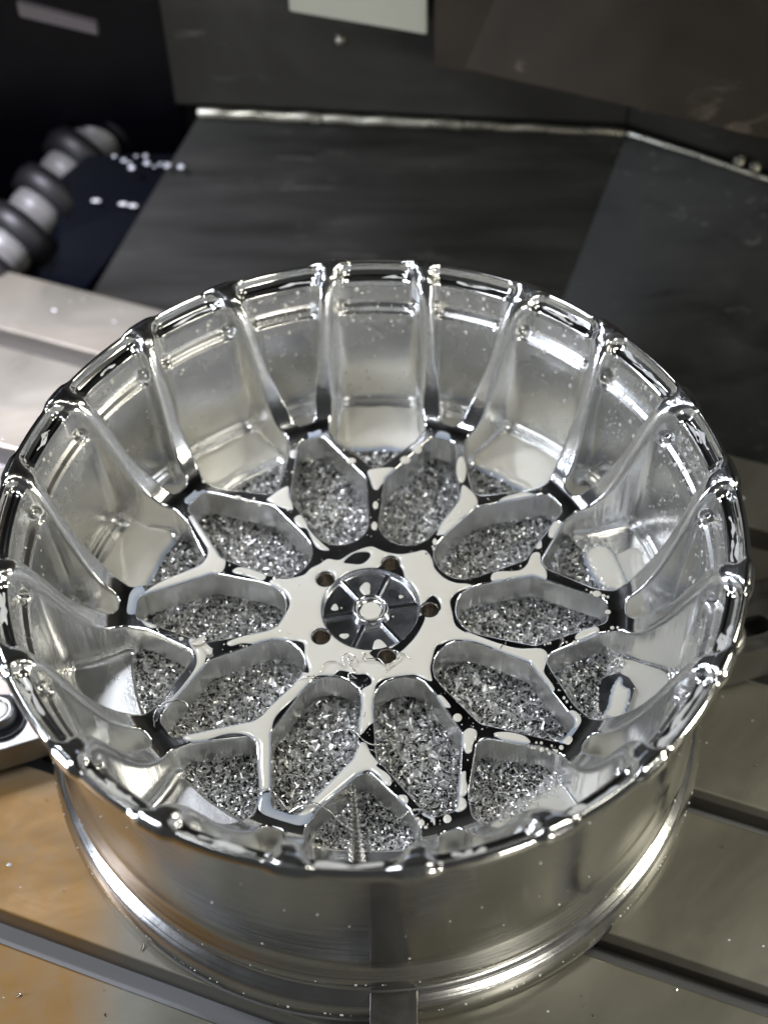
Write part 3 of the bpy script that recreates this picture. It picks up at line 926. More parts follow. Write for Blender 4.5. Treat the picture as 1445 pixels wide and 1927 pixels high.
for k in range(10):
    for side in (0, 1):
        # pocket between arms: wide one (big window) and narrow one (V window)
        if side == 0:
            a0, a1 = 36 * k - 18 + 9.9 + 2.4, 36 * k + 18 - 9.9 - 2.4
        else:
            a0, a1 = 36 * k + 18 - 9.9 + 2.6, 36 * k + 18 + 9.9 - 2.6
        mid = ((a0 + a1) / 2) % 360
        dens = 1.0 if 20 < mid < 260 else 0.45
        runs = 2 if dens == 1.0 else 1
        for q in range(runs + 1):
            if rng.random() > dens:
                continue
            s0 = rng.uniform(a0, a1 - 3)
            s1 = min(a1, s0 + rng.uniform(2.5, 10))
            n = 40
            t = np.linspace(0, 1, n)
            az_ = np.radians(s0 + (s1 - s0) * t) + AZ
            ph = rng.uniform(0, 6, 4)
            big_ = 1.5 if 90 < mid < 270 else 1.0
            w = big_ * (0.0038 + 0.0018 * np.sin(t * 9 + ph[0]) + 0.0007 * np.sin(t * 21 + ph[1])) * np.sqrt(np.clip(4 * t * (1 - t), 0, 1)) ** 0.7
            rc = 0.9595 + 0.0025 * np.sin(t * 6 + ph[2]) + (q - 0.5) * 0.006
            s = np.linspace(-1, 1, 9)
            R = rc[:, None] + w[:, None] * s[None]
            R = np.clip(R, 0.9465, 0.978)
            Z = cove_z(R) + 0.0022 * np.sqrt(1 - s ** 2)[None] * np.minimum(1, w[:, None] / 0.003) - 0.0004
            V = np.stack([R * np.sin(az_)[:, None], R * np.cos(az_)[:, None], Z], -1).reshape(-1, 3)
            A = np.broadcast_to(np.sqrt(1 - s ** 2)[None], R.shape).ravel()
            lipc.add(V, grid_faces(np.ones(R.shape, bool)), 0.15 + 0.6 * A)
        # film on the lands
        for sgn in (-1, 1):
            if side == 1:
                continue
            ac = (36 * k + sgn * (18 - 9.85)) % 360
            if not (15 < ac < 250) and rng.random() < 0.5:
                continue
            aa = np.radians(np.linspace(-1.9, 1.9, 19))
            rr = np.linspace(0.952, 0.9945, 15)
            R, Aa = np.meshgrid(rr, aa, indexing='ij')
            d = np.maximum(np.abs(R - 0.976) - 0.017, np.abs(R * Aa) - 0.021 - 0.25 * (R - 0.978)) + 0.0012 * np.sin(R * 400 + k)
            z = np.where(d < 0, 0.002 * (1 - np.exp(np.minimum(d, 0) / 0.003)), -d) - 0.0006
            T = Aa + math.radians(ac) + AZ
            lipc.add(np.stack([R * np.sin(T), R * np.cos(T), z], -1).reshape(-1, 3), grid_faces(d < 0.004)[:, ::-1], np.clip(-d.ravel() / 0.03, 0, 0.4))
tag(lipc.build('coolant_streaks', M_cool), 'pale coolant streaks caught in the pockets of the rim lip', 'coolant', kind='stuff')

# ---- droplets clinging to the barrel wall and the steps of the lip
drops = Soup()
bp = BAR_POLY[12:26]
seg_len = np.hypot(*(bp[1:] - bp[:-1]).T)
cum = np.concatenate([[0], np.cumsum(seg_len)])
made = 0
while made < 1500:
    az = rng.uniform(-110, 135)
    wgt = 0.25 + 0.75 * math.exp(-((az - 62) / 32) ** 2) + 0.35 * math.exp(-((az + 10) / 25) ** 2)
    if rng.random() > wgt:
        continue
    u = rng.random() ** 1.6 * cum[-1] * 0.8
    i = min(int(np.searchsorted(cum, u)) - 1, len(bp) - 2)
    i = max(i, 0)
    t = (u - cum[i]) / seg_len[i]
    p = bp[i] + (bp[i + 1] - bp[i]) * t
    e = (bp[i + 1] - bp[i]) / seg_len[i]
    nr_, nz_ = e[1], -e[0]
    if nr_ > 0:
        nr_, nz_ = -nr_, -nz_
    th = abs((az + 18) % 36 - 18)
    if d_plan(np.array([p[0]]), np.array([D(th)]))[0] < 0.02:
        continue
    s = rng.choice([0.0015, 0.0024, 0.0038, 0.0062], p=[0.40, 0.34, 0.20, 0.06])
    V, F = dome_q(s, s * rng.uniform(1.0, 1.7), s * 0.55, 8, 2)
    # frame: n = (nr,nz), t1 = azimuth, t2 = along profile
    a = math.radians(az) + AZ
    er = np.array([math.sin(a), math.cos(a), 0])
    et = np.array([math.cos(a), -math.sin(a), 0])
    nn_ = er * nr_ + np.array([0, 0, nz_])
    tt_ = np.cross(nn_, et)
    X = er * p[0] + np.array([0, 0, p[1]])
    drops.add(X + V[:, :1] * et + V[:, 1:2] * tt_ + V[:, 2:3] * nn_, F, np.full(len(V), 0.85))
    made += 1
tag(drops.build('coolant_droplets', M_cool), 'small white coolant droplets clinging to the inner barrel wall', 'coolant', kind='stuff')

# ------------------------------------------------------------------ swarf filling the wheel
bumps = [(rng.uniform(-0.75, 0.75), rng.uniform(-0.75, 0.75), rng.uniform(0.04, 0.13), rng.uniform(-0.012, 0.013)) for _ in range(90)]


def bed_z(x, y):
    z = np.full(np.shape(x), -0.576) + 0.035 * np.clip((np.hypot(x, y) - 0.60) / 0.09, 0, 1) ** 1.5
    for bx, by, bs, bh in bumps:
        z = z + bh * np.exp(-((x - bx) ** 2 + (y - by) ** 2) / (2 * bs * bs))
    return np.clip(z, -0.592, -0.535)


gx, gy = np.meshgrid(np.linspace(-0.71, 0.71, 170), np.linspace(-0.71, 0.71, 170), indexing='ij')
gz = bed_z(gx, gy) - 0.006 + rng.normal(0, 0.003, gx.shape)
keep = np.hypot(gx, gy) < 0.70
bedm = mesh_np('swarf_bed', np.stack([gx, gy, gz], -1).reshape(-1, 3), grid_faces(keep), M_bed_shade, False)
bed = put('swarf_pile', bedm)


def rand_frames(n, tilt):
    """random rotations: full turn about z, limited tilt"""
    a = rng.uniform(0, 2 * np.pi, n)
    b = rng.normal(0, tilt, n)
    c = rng.uniform(0, 2 * np.pi, n)
    ca, sa, cb, sb, cc, sc = np.cos(a), np.sin(a), np.cos(b), np.sin(b), np.cos(c), np.sin(c)
    Rz = np.zeros((n, 3, 3)); Rz[:, 0, 0] = ca; Rz[:, 0, 1] = -sa; Rz[:, 1, 0] = sa; Rz[:, 1, 1] = ca; Rz[:, 2, 2] = 1
    Rx = np.zeros((n, 3, 3)); Rx[:, 0, 0] = 1; Rx[:, 1, 1] = cb; Rx[:, 1, 2] = -sb; Rx[:, 2, 1] = sb; Rx[:, 2, 2] = cb
    Ry = np.zeros((n, 3, 3)); Ry[:, 0, 0] = cc; Ry[:, 0, 2] = sc; Ry[:, 1, 1] = 1; Ry[:, 2, 0] = -sc; Ry[:, 2, 2] = cc
    return Rz @ Rx @ Ry


def chips(n, length, width, curl, tilt, pos, k=4, taper=0.5, cone=0.0):
    u = np.linspace(-0.5, 0.5, k + 1)
    Ln = rng.uniform(*length, n)
    Wd = rng.uniform(*width, n)
    Cu = rng.uniform(*curl, n)
    ph = Cu[:, None] * u[None]
    Rr = (Ln / Cu)[:, None]
    x = Rr * np.sin(ph)
    zc = Rr * (1 - np.cos(ph))
    wv = Wd[:, None] * (1 - taper * (2 * np.abs(u))[None] ** 2) * 0.5
    tw = rng.uniform(-0.6, 0.6, n)[:, None] * u[None]
    A = np.stack([x * (1 - cone), wv + tw * Wd[:, None], zc * (1 - cone)], -1)
    B = np.stack([x, -wv + tw * Wd[:, None], zc], -1)
    V = np.stack([A, B], 2).reshape(n, -1, 3)
    Rm = rand_frames(n, tilt)
    V = np.einsum('nij,nkj->nki', Rm, V) + pos[:, None, :]
    nv = 2 * (k + 1)
    base = np.array([[2 * i, 2 * i + 2, 2 * i + 3, 2 * i + 1] for i in range(k)])
    F = (base[None] + (np.arange(n) * nv)[:, None, None]).reshape(-1, 4)
    return V.reshape(-1, 3), F


def scatter(n, rmax=0.675):
    r = rmax * np.sqrt(rng.random(n))
    a = rng.uniform(0, 2 * np.pi, n)
    return r * np.cos(a), r * np.sin(a)


sw = Soup()
n = 58000
x, y = scatter(n, 0.695)
pos = np.stack([x, y, bed_z(x, y) + rng.uniform(-0.006, 0.008, n)], -1)
sw.add(*chips(n, (0.010, 0.027), (0.0018, 0.0046), (0.6, 3.6), 0.6, pos, 3))
n = 5200
x, y = scatter(n, 0.685)
pos = np.stack([x, y, bed_z(x, y) + rng.uniform(0.0, 0.009, n)], -1)
sw.add(*chips(n, (0.016, 0.034), (0.003, 0.007), (1.0, 4.5), 0.5, pos, 5))
# larger fan shaped chips, most of them in the near half
n = 1000
x = rng.normal(-0.02, 0.20, n)
y = rng.normal(-0.24, 0.13, n)
ok = np.hypot(x, y) < 0.6
x, y = x[ok], y[ok]
n = len(x)
pos = np.stack([x, y, bed_z(x, y) + rng.uniform(0.006, 0.020, n)], -1)
sw.add(*chips(n, (0.028, 0.048), (0.014, 0.024), (2.0, 5.0), 0.8, pos, 7, 0.15, 0.75))
n = 160
x, y = scatter(n, 0.6)
pos = np.stack([x, y, bed_z(x, y) + rng.uniform(0.006, 0.020, n)], -1)
sw.add(*chips(n, (0.024, 0.042), (0.012, 0.02), (1.5, 4.6), 0.8, pos, 7, 0.15, 0.6))
# swarf spilt over the ledge on the right
n = 5200
a = np.radians(rng.uniform(62, 150, n))
r = 0.685 + np.abs(rng.normal(0, 0.035, n))
x, y = r * np.sin(a), r * np.cos(a)
ok = r < 0.785
x, y, r = x[ok], y[ok], r[ok]
n = len(x)
pos = np.stack([x, y, -0.522 + rng.uniform(0, 0.008, n) - 0.10 * np.maximum(r - 0.70, 0)], -1)
sw.add(*chips(n, (0.008, 0.021), (0.0022, 0.0052), (0.6, 3.6), 0.4, pos, 3))
# long thin hairs
n = 260
x, y = scatter(n, 0.64)
pos = np.stack([x, y, bed_z(x, y) + rng.uniform(0.008, 0.014, n)], -1)
sw.add(*chips(n, (0.06, 0.14), (0.0014, 0.0026), (1.0, 5.0), 0.15, pos, 12, 0.2))
chp = sw.build('swarf', M_chip, bed, False)
tag(bed, 'heap of fine curled aluminium swarf filling the middle of the wheel under the spokes', 'metal swarf', kind='stuff')
tag(chp, kind='stuff')

# ------------------------------------------------------------------ single strands of swarf


def tube(name, pts, r, m, flat=1.0, seg=8, taper=True, n=8):
    c = catmull(pts, n)
    k = len(c)
    t = np.gradient(c, axis=0)
    t /= np.linalg.norm(t, axis=1)[:, None] + 1e-9
    upv = np.array([0, 0, 1.0])
    s = np.cross(t, upv)
    s /= np.linalg.norm(s, axis=1)[:, None] + 1e-9
    v = np.cross(s, t)
    rr = r * (np.clip(np.sin(np.linspace(0.08, np.pi - 0.08, k)), 0, 1) ** 0.4 if taper else np.ones(k))
    a = np.linspace(0, 2 * np.pi, seg, endpoint=False)
    tw = np.linspace(0, 2.2 * (flat > 1), k)
    V = []
    for i in range(k):
        ex = s[i] * math.cos(tw[i]) + v[i] * math.sin(tw[i])
        ey = -s[i] * math.sin(tw[i]) + v[i] * math.cos(tw[i])
        V.append(c[i] + rr[i] * (np.cos(a)[:, None] * ex * flat + np.sin(a)[:, None] * ey / max(flat, 1)))
    V = np.concatenate(V)
    i, j = np.meshgrid(np.arange(k - 1), np.arange(seg), indexing='ij')
    j2 = (j + 1) % seg
    F = np.stack([i * seg + j, i * seg + j2, (i + 1) * seg + j2, (i + 1) * seg + j], -1).reshape(-1, 4)
    return put(name, mesh_np(name, V, F, m))


M_strand = mat('bright_swarf_strand', (0.86, 0.85, 0.82), 0.14, 1.0)
STR = {
    'a': ('thin wire of swarf curling in loops left of the bottom lug hole', 0.0016, 1.0, 0.016),
    'b': ('tangled strand of swarf lying across the bottom lug hole', 0.0019, 1.0, 0.012),
    'c': ('short hooked wire of swarf hanging from the hub edge into a window', 0.0014, 1.0, 0.012),
    'd': ('broad ribbon of swarf bridging the spoke that points towards the front', 0.0032, 1.8, 0.02),
    'e': ('long wavy ribbon of swarf lying over the spoke at the lower left', 0.0030, 1.8, 0.02),
    'f': ('short bright ribbon of swarf on the spoke right of the ribbed coil', 0.0036, 1.6, 0.01),
    'g': ('fine bent wire of swarf over the scratched bare node at the left', 0.0016, 1.0, 0.022),
    'h': ('small hooked wire of swarf on the spoke right of the left node', 0.0016, 1.0, 0.006),
    'i': ('arched hair of swarf crossing the spoke left of the long wavy ribbon', 0.0014, 1.0, 0.022),
    'k': ('curved wire of swarf in the window right of the front spoke', 0.0018, 1.0, 0.006),
    'l': ('straight sliver of swarf stuck to the coolant left of the hub', 0.0014, 1.0, 0.003),
}
for k, (lab, r, flat, lift) in STR.items():
    p = STRINGS[k]
    q = np.linspace(0, 1, len(p))
    pts = [(x, y, -0.4135 + lift * math.sin(math.pi * min(1, max(0, u))) ** 2 + 0.004 * math.sin(9 * u + len(p))) for (x, y), u in zip(p, q)]
    if k in ('c', 'k'):
        pts = [(x_, y_, z_ - 0.07 * u ** 2) for (x_, y_, z_), u in zip(pts, q)]
    if k in ('e', 'i'):
        pts = [(x_, y_, z_ - 0.05 * (u if k == 'e' else 1 - u) ** 3) for (x_, y_, z_), u in zip(pts, q)]
    tag(tube('swarf_strand', pts, r, M_strand, flat), lab, 'swarf strand')


def coil(name, spine, r0, r1, turns, w, m, seg=22):
    c = catmull([(x, y, z) for x, y, z in spine], 30)
    k = int(turns * seg)
    u = np.linspace(0, 1, k)
    cum_ = np.concatenate([[0], np.cumsum(np.linalg.norm(np.diff(c, axis=0), axis=1))])
    cum_ /= cum_[-1]
    P_ = np.stack([np.interp(u, cum_, c[:, i]) for i in range(3)], -1)
    T = np.gradient(P_, axis=0)
    T /= np.linalg.norm(T, axis=1)[:, None]
    s = np.cross(T, [0, 0, 1.0])
    s /= np.linalg.norm(s, axis=1)[:, None]
    v = np.cross(s, T)
    ph = u * turns * 2 * np.pi
    rad = (r0 + (r1 - r0) * u)[:, None]
    rad_dir = s * np.cos(ph)[:, None] + v * np.sin(ph)[:, None]
    A = P_ + rad_dir * rad - T * w * 0.5
    B = P_ + rad_dir * rad * 0.62 + T * w * 0.5
    V = np.stack([A, B], 1).reshape(-1, 3)
    i = np.arange(k - 1)
    F = np.stack([2 * i, 2 * i + 2, 2 * i + 3, 2 * i + 1], -1)
    return put(name, mesh_np(name, V, F, m))


sp = [(x, y, z) for (x, y), z in zip(SCREW, (-0.452, -0.478, -0.505, -0.515))]
tag(coil('swarf_coil', sp, 0.009, 0.024, 19, 0.010, M_strand), 'ribbed screw shaped coil of swarf standing in the front window', 'swarf coil')
sc2 = [(-0.018, 0.56, -0.515), (0.02, 0.545, -0.512), (0.05, 0.53, -0.512)]
tag(coil('swarf_coil', sc2, 0.007, 0.008, 7, 0.007, M_strand), 'short beaded coil of swarf behind the topmost spoke junction', 'swarf coil')
sc3 = [(-0.10, -0.27, -0.525), (-0.085, -0.31, -0.520), (-0.10, -0.345, -0.52)]
tag(coil('swarf_coil', sc3, 0.007, 0.007, 10, 0.006, M_strand), 'curved grey coil of swarf among the big chips left of the front spoke', 'swarf coil')


def flake(name, x, y, z, L_, W_, cu, rot, m, label, tilt=0.3):
    global rng
    k = 10
    u = np.linspace(-0.5, 0.5, k + 1)
    R = L_ / cu
    xx = R * np.sin(cu * u)
    zz = R * (1 - np.cos(cu * u))
    w = W_ * (1 - 0.75 * (2 * np.abs(u)) ** 2) * 0.5
    V = np.concatenate([np.stack([xx, w, zz], -1), np.stack([xx, -w, zz], -1)])
    V2 = V + [0, 0, 0.0012]
    V = np.concatenate([V, V2])
    n_ = k + 1
    F = []
    for i in range(k):
        F += [(i, i + 1, n_ + i + 1, n_ + i), (2 * n_ + i, 3 * n_ + i, 3 * n_ + i + 1, 2 * n_ + i + 1)]
        F += [(i, 2 * n_ + i, 2 * n_ + i + 1, i + 1), (n_ + i, n_ + i + 1, 3 * n_ + i + 1, 3 * n_ + i)]
    cx = V[:, 2] * math.sin(tilt) + V[:, 1] * math.cos(tilt)
    cz = V[:, 2] * math.cos(tilt) - V[:, 1] * math.sin(tilt)
    V = np.stack([V[:, 0], cx, cz], -1)
    a, b = rot2(V[:, 0], V[:, 1], rot)
    V = np.stack([a, b, V[:, 2]], -1)
    o = put(name, mesh_np(name, V, F, m, True, None, np.ones(len(V))), None, (x, y, z))
    return tag(o, label, 'metal chip')


flake('metal_chip', -0.480, -0.118, -0.413, 0.05, 0.03, 1.6, 0.6, M_cool, 'coolant soaked white chip on the left spoke junction, the larger of the pair')
flake('metal_chip', -0.451, -0.148, -0.412, 0.036, 0.024, 1.2, 2.4, M_cool, 'small coolant soaked white chip beside the larger one on the left junction')
flake('metal_chip', 0.535, -0.125, -0.408, 0.034, 0.026, 1.2, 1.3, M_strand, 'upright grey chip caught on the window edge at the right junction', 1.1)
flake('metal_chip', 0.181, -0.572, -0.525, 0.05, 0.03, 2.6, 0.3, M_strand, 'bright folded chip in the window beside the short bright ribbon', 0.5)

# added plate standing in for a dark reflective pocket in the ledge


def plate(name, outline, z, th, m, inset_=0.0):
    bm = bmesh.new()
    vs = [bm.verts.new((x * S, y * S, (z - th) * S)) for x, y in outline]
    f = bm.faces.new(vs)
    r = bmesh.ops.extrude_face_region(bm, geom=[f])
    for v in r['geom']:
        if isinstance(v, bmesh.types.BMVert):
            v.co.z += th * S
    bmesh.ops.recalc_face_normals(bm, faces=bm.faces[:])
    ed = [e for e in bm.edges if all(v.co.z > (z - 0.5 * th) * S for v in e.verts)]
    bmesh.ops.bevel(bm, geom=ed, offset=0.0022 * S, segments=2, affect='EDGES')
    me = bpy.data.meshes.new(name)
    bm.to_mesh(me)
    bm.free()
    me.materials.append(m)
    return put(name, me)


platelet = plate('pocket_platelet', PLATELET, -0.496, 0.03, make_alu('wet_platelet_face', (0.36, 0.38, 0.42), 0.2, 0.4, 0.1, 0.6))
tag(platelet, 'dark polished octagonal slug standing in for a reflective pocket, with coolant on top, among the swarf at the right', 'metal slug')


def blob_patch(outline, z, thick, soft):
    P_ = catmull(outline, 5, True)
    lo = P_.min(0) - 0.008
    hi = P_.max(0) + 0.008
    gx, gy = np.meshgrid(np.arange(lo[0], hi[0], 0.0016), np.arange(lo[1], hi[1], 0.0016), indexing='ij')
    d = sdf_poly(gx, gy, P_) + 0.0015 * np.sin(gx * 260) * np.sin(gy * 300)
    zz, keep = height_patch(d, gx, gy, z, thick, soft)
    return np.stack([gx, gy, zz], -1).reshape(-1, 3), grid_faces(keep), np.clip(-d.ravel() / 0.012, 0, 1)


so = Soup()
so.add(*blob_patch(PLATELETC, -0.4958, 0.005, 0.006))
for _ in range(34):
    i = rng.integers(5, len(PLATELET))
    a, b = np.array(PLATELET[i - 1]), np.array(PLATELET[i])
    p = a + (b - a) * rng.random() + rng.normal(0, 0.002, 2)
    s = rng.uniform(0.002, 0.0045)
    V, F = dome_q(s, s, s * 0.7, 10, 3)
    so.add(V + [p[0], p[1], -0.496], F)
tag(so.build('coolant_patch', M_cool), 'blue white coolant patch lying on the dark octagonal slug', 'coolant', kind='stuff')
sb = Soup()
sb.add(*blob_patch(BLOB, -0.518, 0.016, 0.01))
tag(sb.build('coolant_blob', M_cool), 'thick white coolant blob on the ledge at the far right', 'coolant', kind='stuff')

# ------------------------------------------------------------------ the machine table
tdir = D(-19.5)
ct, st_ = math.cos(tdir), math.sin(tdir)


def TN(t, nrm, z=0.0):
    """table axes: t along the slots, nrm across them"""
    return (t * ct - nrm * st_, t * st_ + nrm * ct, z)


def make_table_mat():
    m = mat('worn_table_steel', (0.35, 0.34, 0.33), 0.35, 0.3, 0.25)
    v = coords(m)
    n1 = noise(m, v, 4.0, 6, 0.6, 1.2)
    n2 = noise(m, v, 42, 6, 0.65, 0.3)
    n3 = noise(m, v, 1.6, 3, 0.5, 0.8)
    c1 = ramp(m, n1, [(0.3, (0.085, 0.082, 0.066)), (0.52, (0.125, 0.12, 0.098)), (0.7, (0.165, 0.16, 0.135))])
    c2 = ramp(m, n3, [(0.470, (0, 0, 0)), (0.485, (1, 1, 1)), (0.50, (0.45, 0.45, 0.45)), (0.60, (0.55, 0.55, 0.55)), (0.61, (0, 0, 0))])
    mx = N(m, 'ShaderNodeMix', data_type='RGBA')
    L(m, c2, mx.inputs['Factor'])
    L(m, c1, mx.inputs['A'])
    mx.inputs['B'].default_value = (0.135, 0.122, 0.095, 1)
    # tan residue left by dried coolant on the near left of the table
    tc = N(m, 'ShaderNodeNewGeometry')
    sx = N(m, 'ShaderNodeSeparateXYZ')
    L(m, tc.outputs['Position'], sx.inputs['Vector'])
    mr = N(m, 'ShaderNodeMapRange')
    mr.inputs['From Min'].default_value = -0.19
    mr.inputs['From Max'].default_value = -0.235
    L(m, sx.outputs['X'], mr.inputs['Value'])
    mr2 = N(m, 'ShaderNodeMapRange')
    mr2.inputs['From Min'].default_value = -0.03
    mr2.inputs['From Max'].default_value = -0.09
    L(m, sx.outputs['Y'], mr2.inputs['Value'])
    mul = N(m, 'ShaderNodeMath', operation='MULTIPLY')
    L(m, mr.outputs['Result'], mul.inputs[0])
    L(m, mr2.outputs['Result'], mul.inputs[1])
    mu2 = N(m, 'ShaderNodeMath', operation='MULTIPLY')
    L(m, mul.outputs['Value'], mu2.inputs[0])
    L(m, rng_map(m, noise(m, v, 34, 6, 0.7, 1.0), 0.62, 0.95, 0.3, 0.7), mu2.inputs[1])
    my = N(m, 'ShaderNodeMix', data_type='RGBA')
    L(m, mu2.outputs['Value'], my.inputs['Factor'])
    L(m, mx.outputs['Result'], my.inputs['A'])
    my.inputs['B'].default_value = (0.185, 0.092, 0.014, 1)
    L(m, my.outputs['Result'], P(m)['Base Color'])
    L(m, rng_map(m, n1, 0.24, 0.48), P(m)['Roughness'])
    vs = coords(m, (3.0, 140, 60))
    n4 = noise(m, vs, 1.0, 5, 0.7, 0.2)
    b = bump(m, n2, 0.14, 0.0008)
    b = bump(m, n1, 0.10, 0.004, b)
    b = bump(m, n4, 0.10, 0.0008, b)
    L(m, b, P(m)['Normal'])
    return m


M_table = make_table_mat()
M_slot = mat('slot_cover', (0.27, 0.275, 0.285), 0.5, 0.1)
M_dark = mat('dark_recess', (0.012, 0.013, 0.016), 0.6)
ZT = -0.9855
edges_n = [-2.6, -1.595, -1.515, -1.075, -0.990, -0.545, -0.465, -0.015, 0.062, 0.490, 0.572, 1.020, 1.100, 1.395]
table = empty('slotted_table', (0, 0, ZT))
tag(table, kind='structure')
for i in range(0, len(edges_n), 2):
    a, b = edges_n[i], edges_n[i + 1]
    me = box_mesh('table_strip', 6.4, b - a, 0.30, M_table, 0.007)
    me.transform(Matrix.Translation((0, 0, -0.30 * S)))
    put('table_strip', me, table, TN(0, (a + b) / 2), tdir)
for i in range(1, len(edges_n) - 1, 2):
    a, b = edges_n[i], edges_n[i + 1]
    me = box_mesh('slot_floor', 6.4, b - a + 0.02, 0.06, M_slot, 0)
    put('slot_floor', me, table, TN(0, (a + b) / 2, -0.178), tdir)
bpy.context.view_layer.update()

# ------------------------------------------------------------------ clamps
M_clamp = make_alu('clamp_steel', (0.33, 0.33, 0.32), 0.25, 0.42, 0.12, 0.05)
M_black = mat('black_oxide_steel', (0.035, 0.035, 0.038), 0.32, 0.6)
P(M_black)['Coat Weight'].default_value = 0.3


def clamp(loc, rot, L_, W_, H_, label, slot=False, boltx=0.0, blen=None):
    e = empty('toe_clamp', loc, rot)
    tag(e, label, 'clamp')
    if slot:
        bm = bmesh.new()
        # bar with a rounded long hole
        out = [(0, -W_ / 2), (L_, -W_ / 2), (L_, W_ / 2), (0, W_ / 2)]
        hole = [(boltx + 0.045 + 0.034 * math.cos(t), -0.035 + 0.034 * math.sin(t)) for t in np.linspace(-np.pi / 2, np.pi / 2, 12)] + \
               [(boltx + 0.0 + 0.034 * math.cos(t), -0.035 + 0.034 * math.sin(t)) for t in np.linspace(np.pi / 2, 3 * np.pi / 2, 12)]
        ed = []
        for lp in (out, hole):
            vs = [bm.verts.new((x * S, y * S, H_ * S)) for x, y in lp]
            for i in range(len(vs)):
                ed.append(bm.edges.new((vs[i - 1], vs[i])))
        bmesh.ops.triangle_fill(bm, use_beauty=True, edges=ed, normal=(0, 0, 1))
        bm.normal_update()
        for f in bm.faces:
            if f.normal.z < 0:
                f.normal_flip()
        r = bmesh.ops.extrude_edge_only(bm, edges=[q for q in bm.edges if q.is_boundary])
        for v in r['geom']:
            if isinstance(v, bmesh.types.BMVert):
                v.co.z = 0
        bmesh.ops.recalc_face_normals(bm, faces=bm.faces[:])
        me = bpy.data.meshes.new('clamp_bar')
        bm.to_mesh(me)
        bm.free()
        me.materials.append(M_clamp)
        put('clamp_bar', me, e)
    else:
        me = box_mesh('clamp_bar', L_, W_, H_, M_clamp, 0.006)
        put('clamp_bar', me, e, (L_ / 2, 0, 0))
    return e


# left clamp: bar pointing at the wheel, washer and socket screw on top
cl = clamp((-1.82, -0.385, ZT + 0.035), D(20), 0.90, 0.19, 0.115, 'steel clamp block with a socket screw left of the wheel')
wx = 0.735
lw = lathe_mesh('washer', [(0.03, 0.115), (0.03, 0.122), (0.070, 0.122), (0.074, 0.130), (0.078, 0.130), (0.080, 0.126), (0.080, 0.115)], M_black, 64)
put('washer', lw, cl, (wx, 0.012, 0))
sc = lathe_mesh('socket_screw', [(0.050, 0.118), (0.050, 0.166), (0.048, 0.171), (0.044, 0.173), (0.034, 0.173), (0.031, 0.171), (0.030, 0.166), (0.030, 0.150), (0.0, 0.150)], M_clamp, 64)
scr = put('socket_screw', sc, cl, (wx, 0.012, 0))
V, F = dome_q(0.0295, 0.0295, 0.0015, 24)
tag(put('screw_coolant', mesh_np('screw_coolant', V, F, M_cool, True, None, np.ones(len(V))), scr, (0, 0, 0.166)), 'milky coolant filling the socket')
# right clamp: slotted bar
crt = clamp((1.055, 0.175, ZT + 0.035), D(17), 0.9, 0.24, 0.175, 'slotted steel clamp bar with a dark long hole right of the wheel', True, 0.085)
rw = lathe_mesh('washer', [(0.028, 0.176), (0.028, 0.205), (0.060, 0.205), (0.066, 0.198), (0.066, 0.176)], M_clamp, 48)
put('washer', rw, crt, (0.005, -0.045, 0))
ins = box_mesh('hole_shade', 0.14, 0.09, 0.01, M_dark, 0)  # dark plate standing in for the shade inside the long hole
put('hole_shade', ins, crt, (0.108, -0.035, 0.06))
# front jaw
fj = empty('jaw_block', (0.068, -0.94, ZT))
tag(fj, 'dark steel jaw block gripping the front of the wheel flange', 'clamp')
M_jaw = make_alu('dark_jaw_steel', (0.17, 0.165, 0.155), 0.25, 0.45, 0.12, 0.1)
put('jaw_top', box_mesh('jaw_top', 0.128, 0.105, 0.135, M_jaw, 0.003), fj, (0, -0.056, 0))
put('jaw_base', box_mesh('jaw_base', 0.128, 0.22, 0.075, M_jaw, 0.003), fj, (0, -0.222, 0.012))

# ------------------------------------------------------------------ sheet metal round the table


def make_panel_mat(name, base, rough, metal, streak=(40, 2.5, 2.5), rr=0.12):
    m = mat(name, base, rough, metal, 0.25)
    v = coords(m)
    vs = coords(m, streak)
    n1 = noise(m, v, 2.6, 5, 0.6, 0.8)
    n2 = noise(m, vs, 1.0, 4, 0.6, 0.5)
    mm = N(m, 'ShaderNodeMath', operation='MULTIPLY')
    L(m, n1, mm.inputs[0])
    L(m, n2, mm.inputs[1])
    c = ramp(m, mm.outputs['Value'], [(0.12, tuple(x * 0.6 for x in base)), (0.30, base), (0.46, tuple(min(1, x * 1.9) for x in base))])
    v4 = coords(m, (streak[0] * 1.3, streak[1] * 4, streak[2] * 4))
    n4 = noise(m, v4, 1.0, 5, 0.6, 1.5)
    n5 = noise(m, v, 4.5, 4, 0.6, 1.0)
    mk = N(m, 'ShaderNodeMath', operation='MULTIPLY')
    L(m, rng_map(m, n4, 0, 1, 0.60, 0.70), mk.inputs[0])
    L(m, rng_map(m, n5, 0, 1, 0.50, 0.60), mk.inputs[1])
    sm = N(m, 'ShaderNodeMix', data_type='RGBA')
    sm.inputs['B'].default_value = tuple(min(1, x * 3.2 + 0.012) for x in base) + (1,)
    L(m, mk.outputs['Value'], sm.inputs['Factor'])
    L(m, c, sm.inputs['A'])
    L(m, sm.outputs['Result'], P(m)['Base Color'])
    L(m, rng_map(m, n2, rough - rr, rough + rr), P(m)['Roughness'])
    L(m, bump(m, n1, 0.05, 0.003), P(m)['Normal'])
    return m


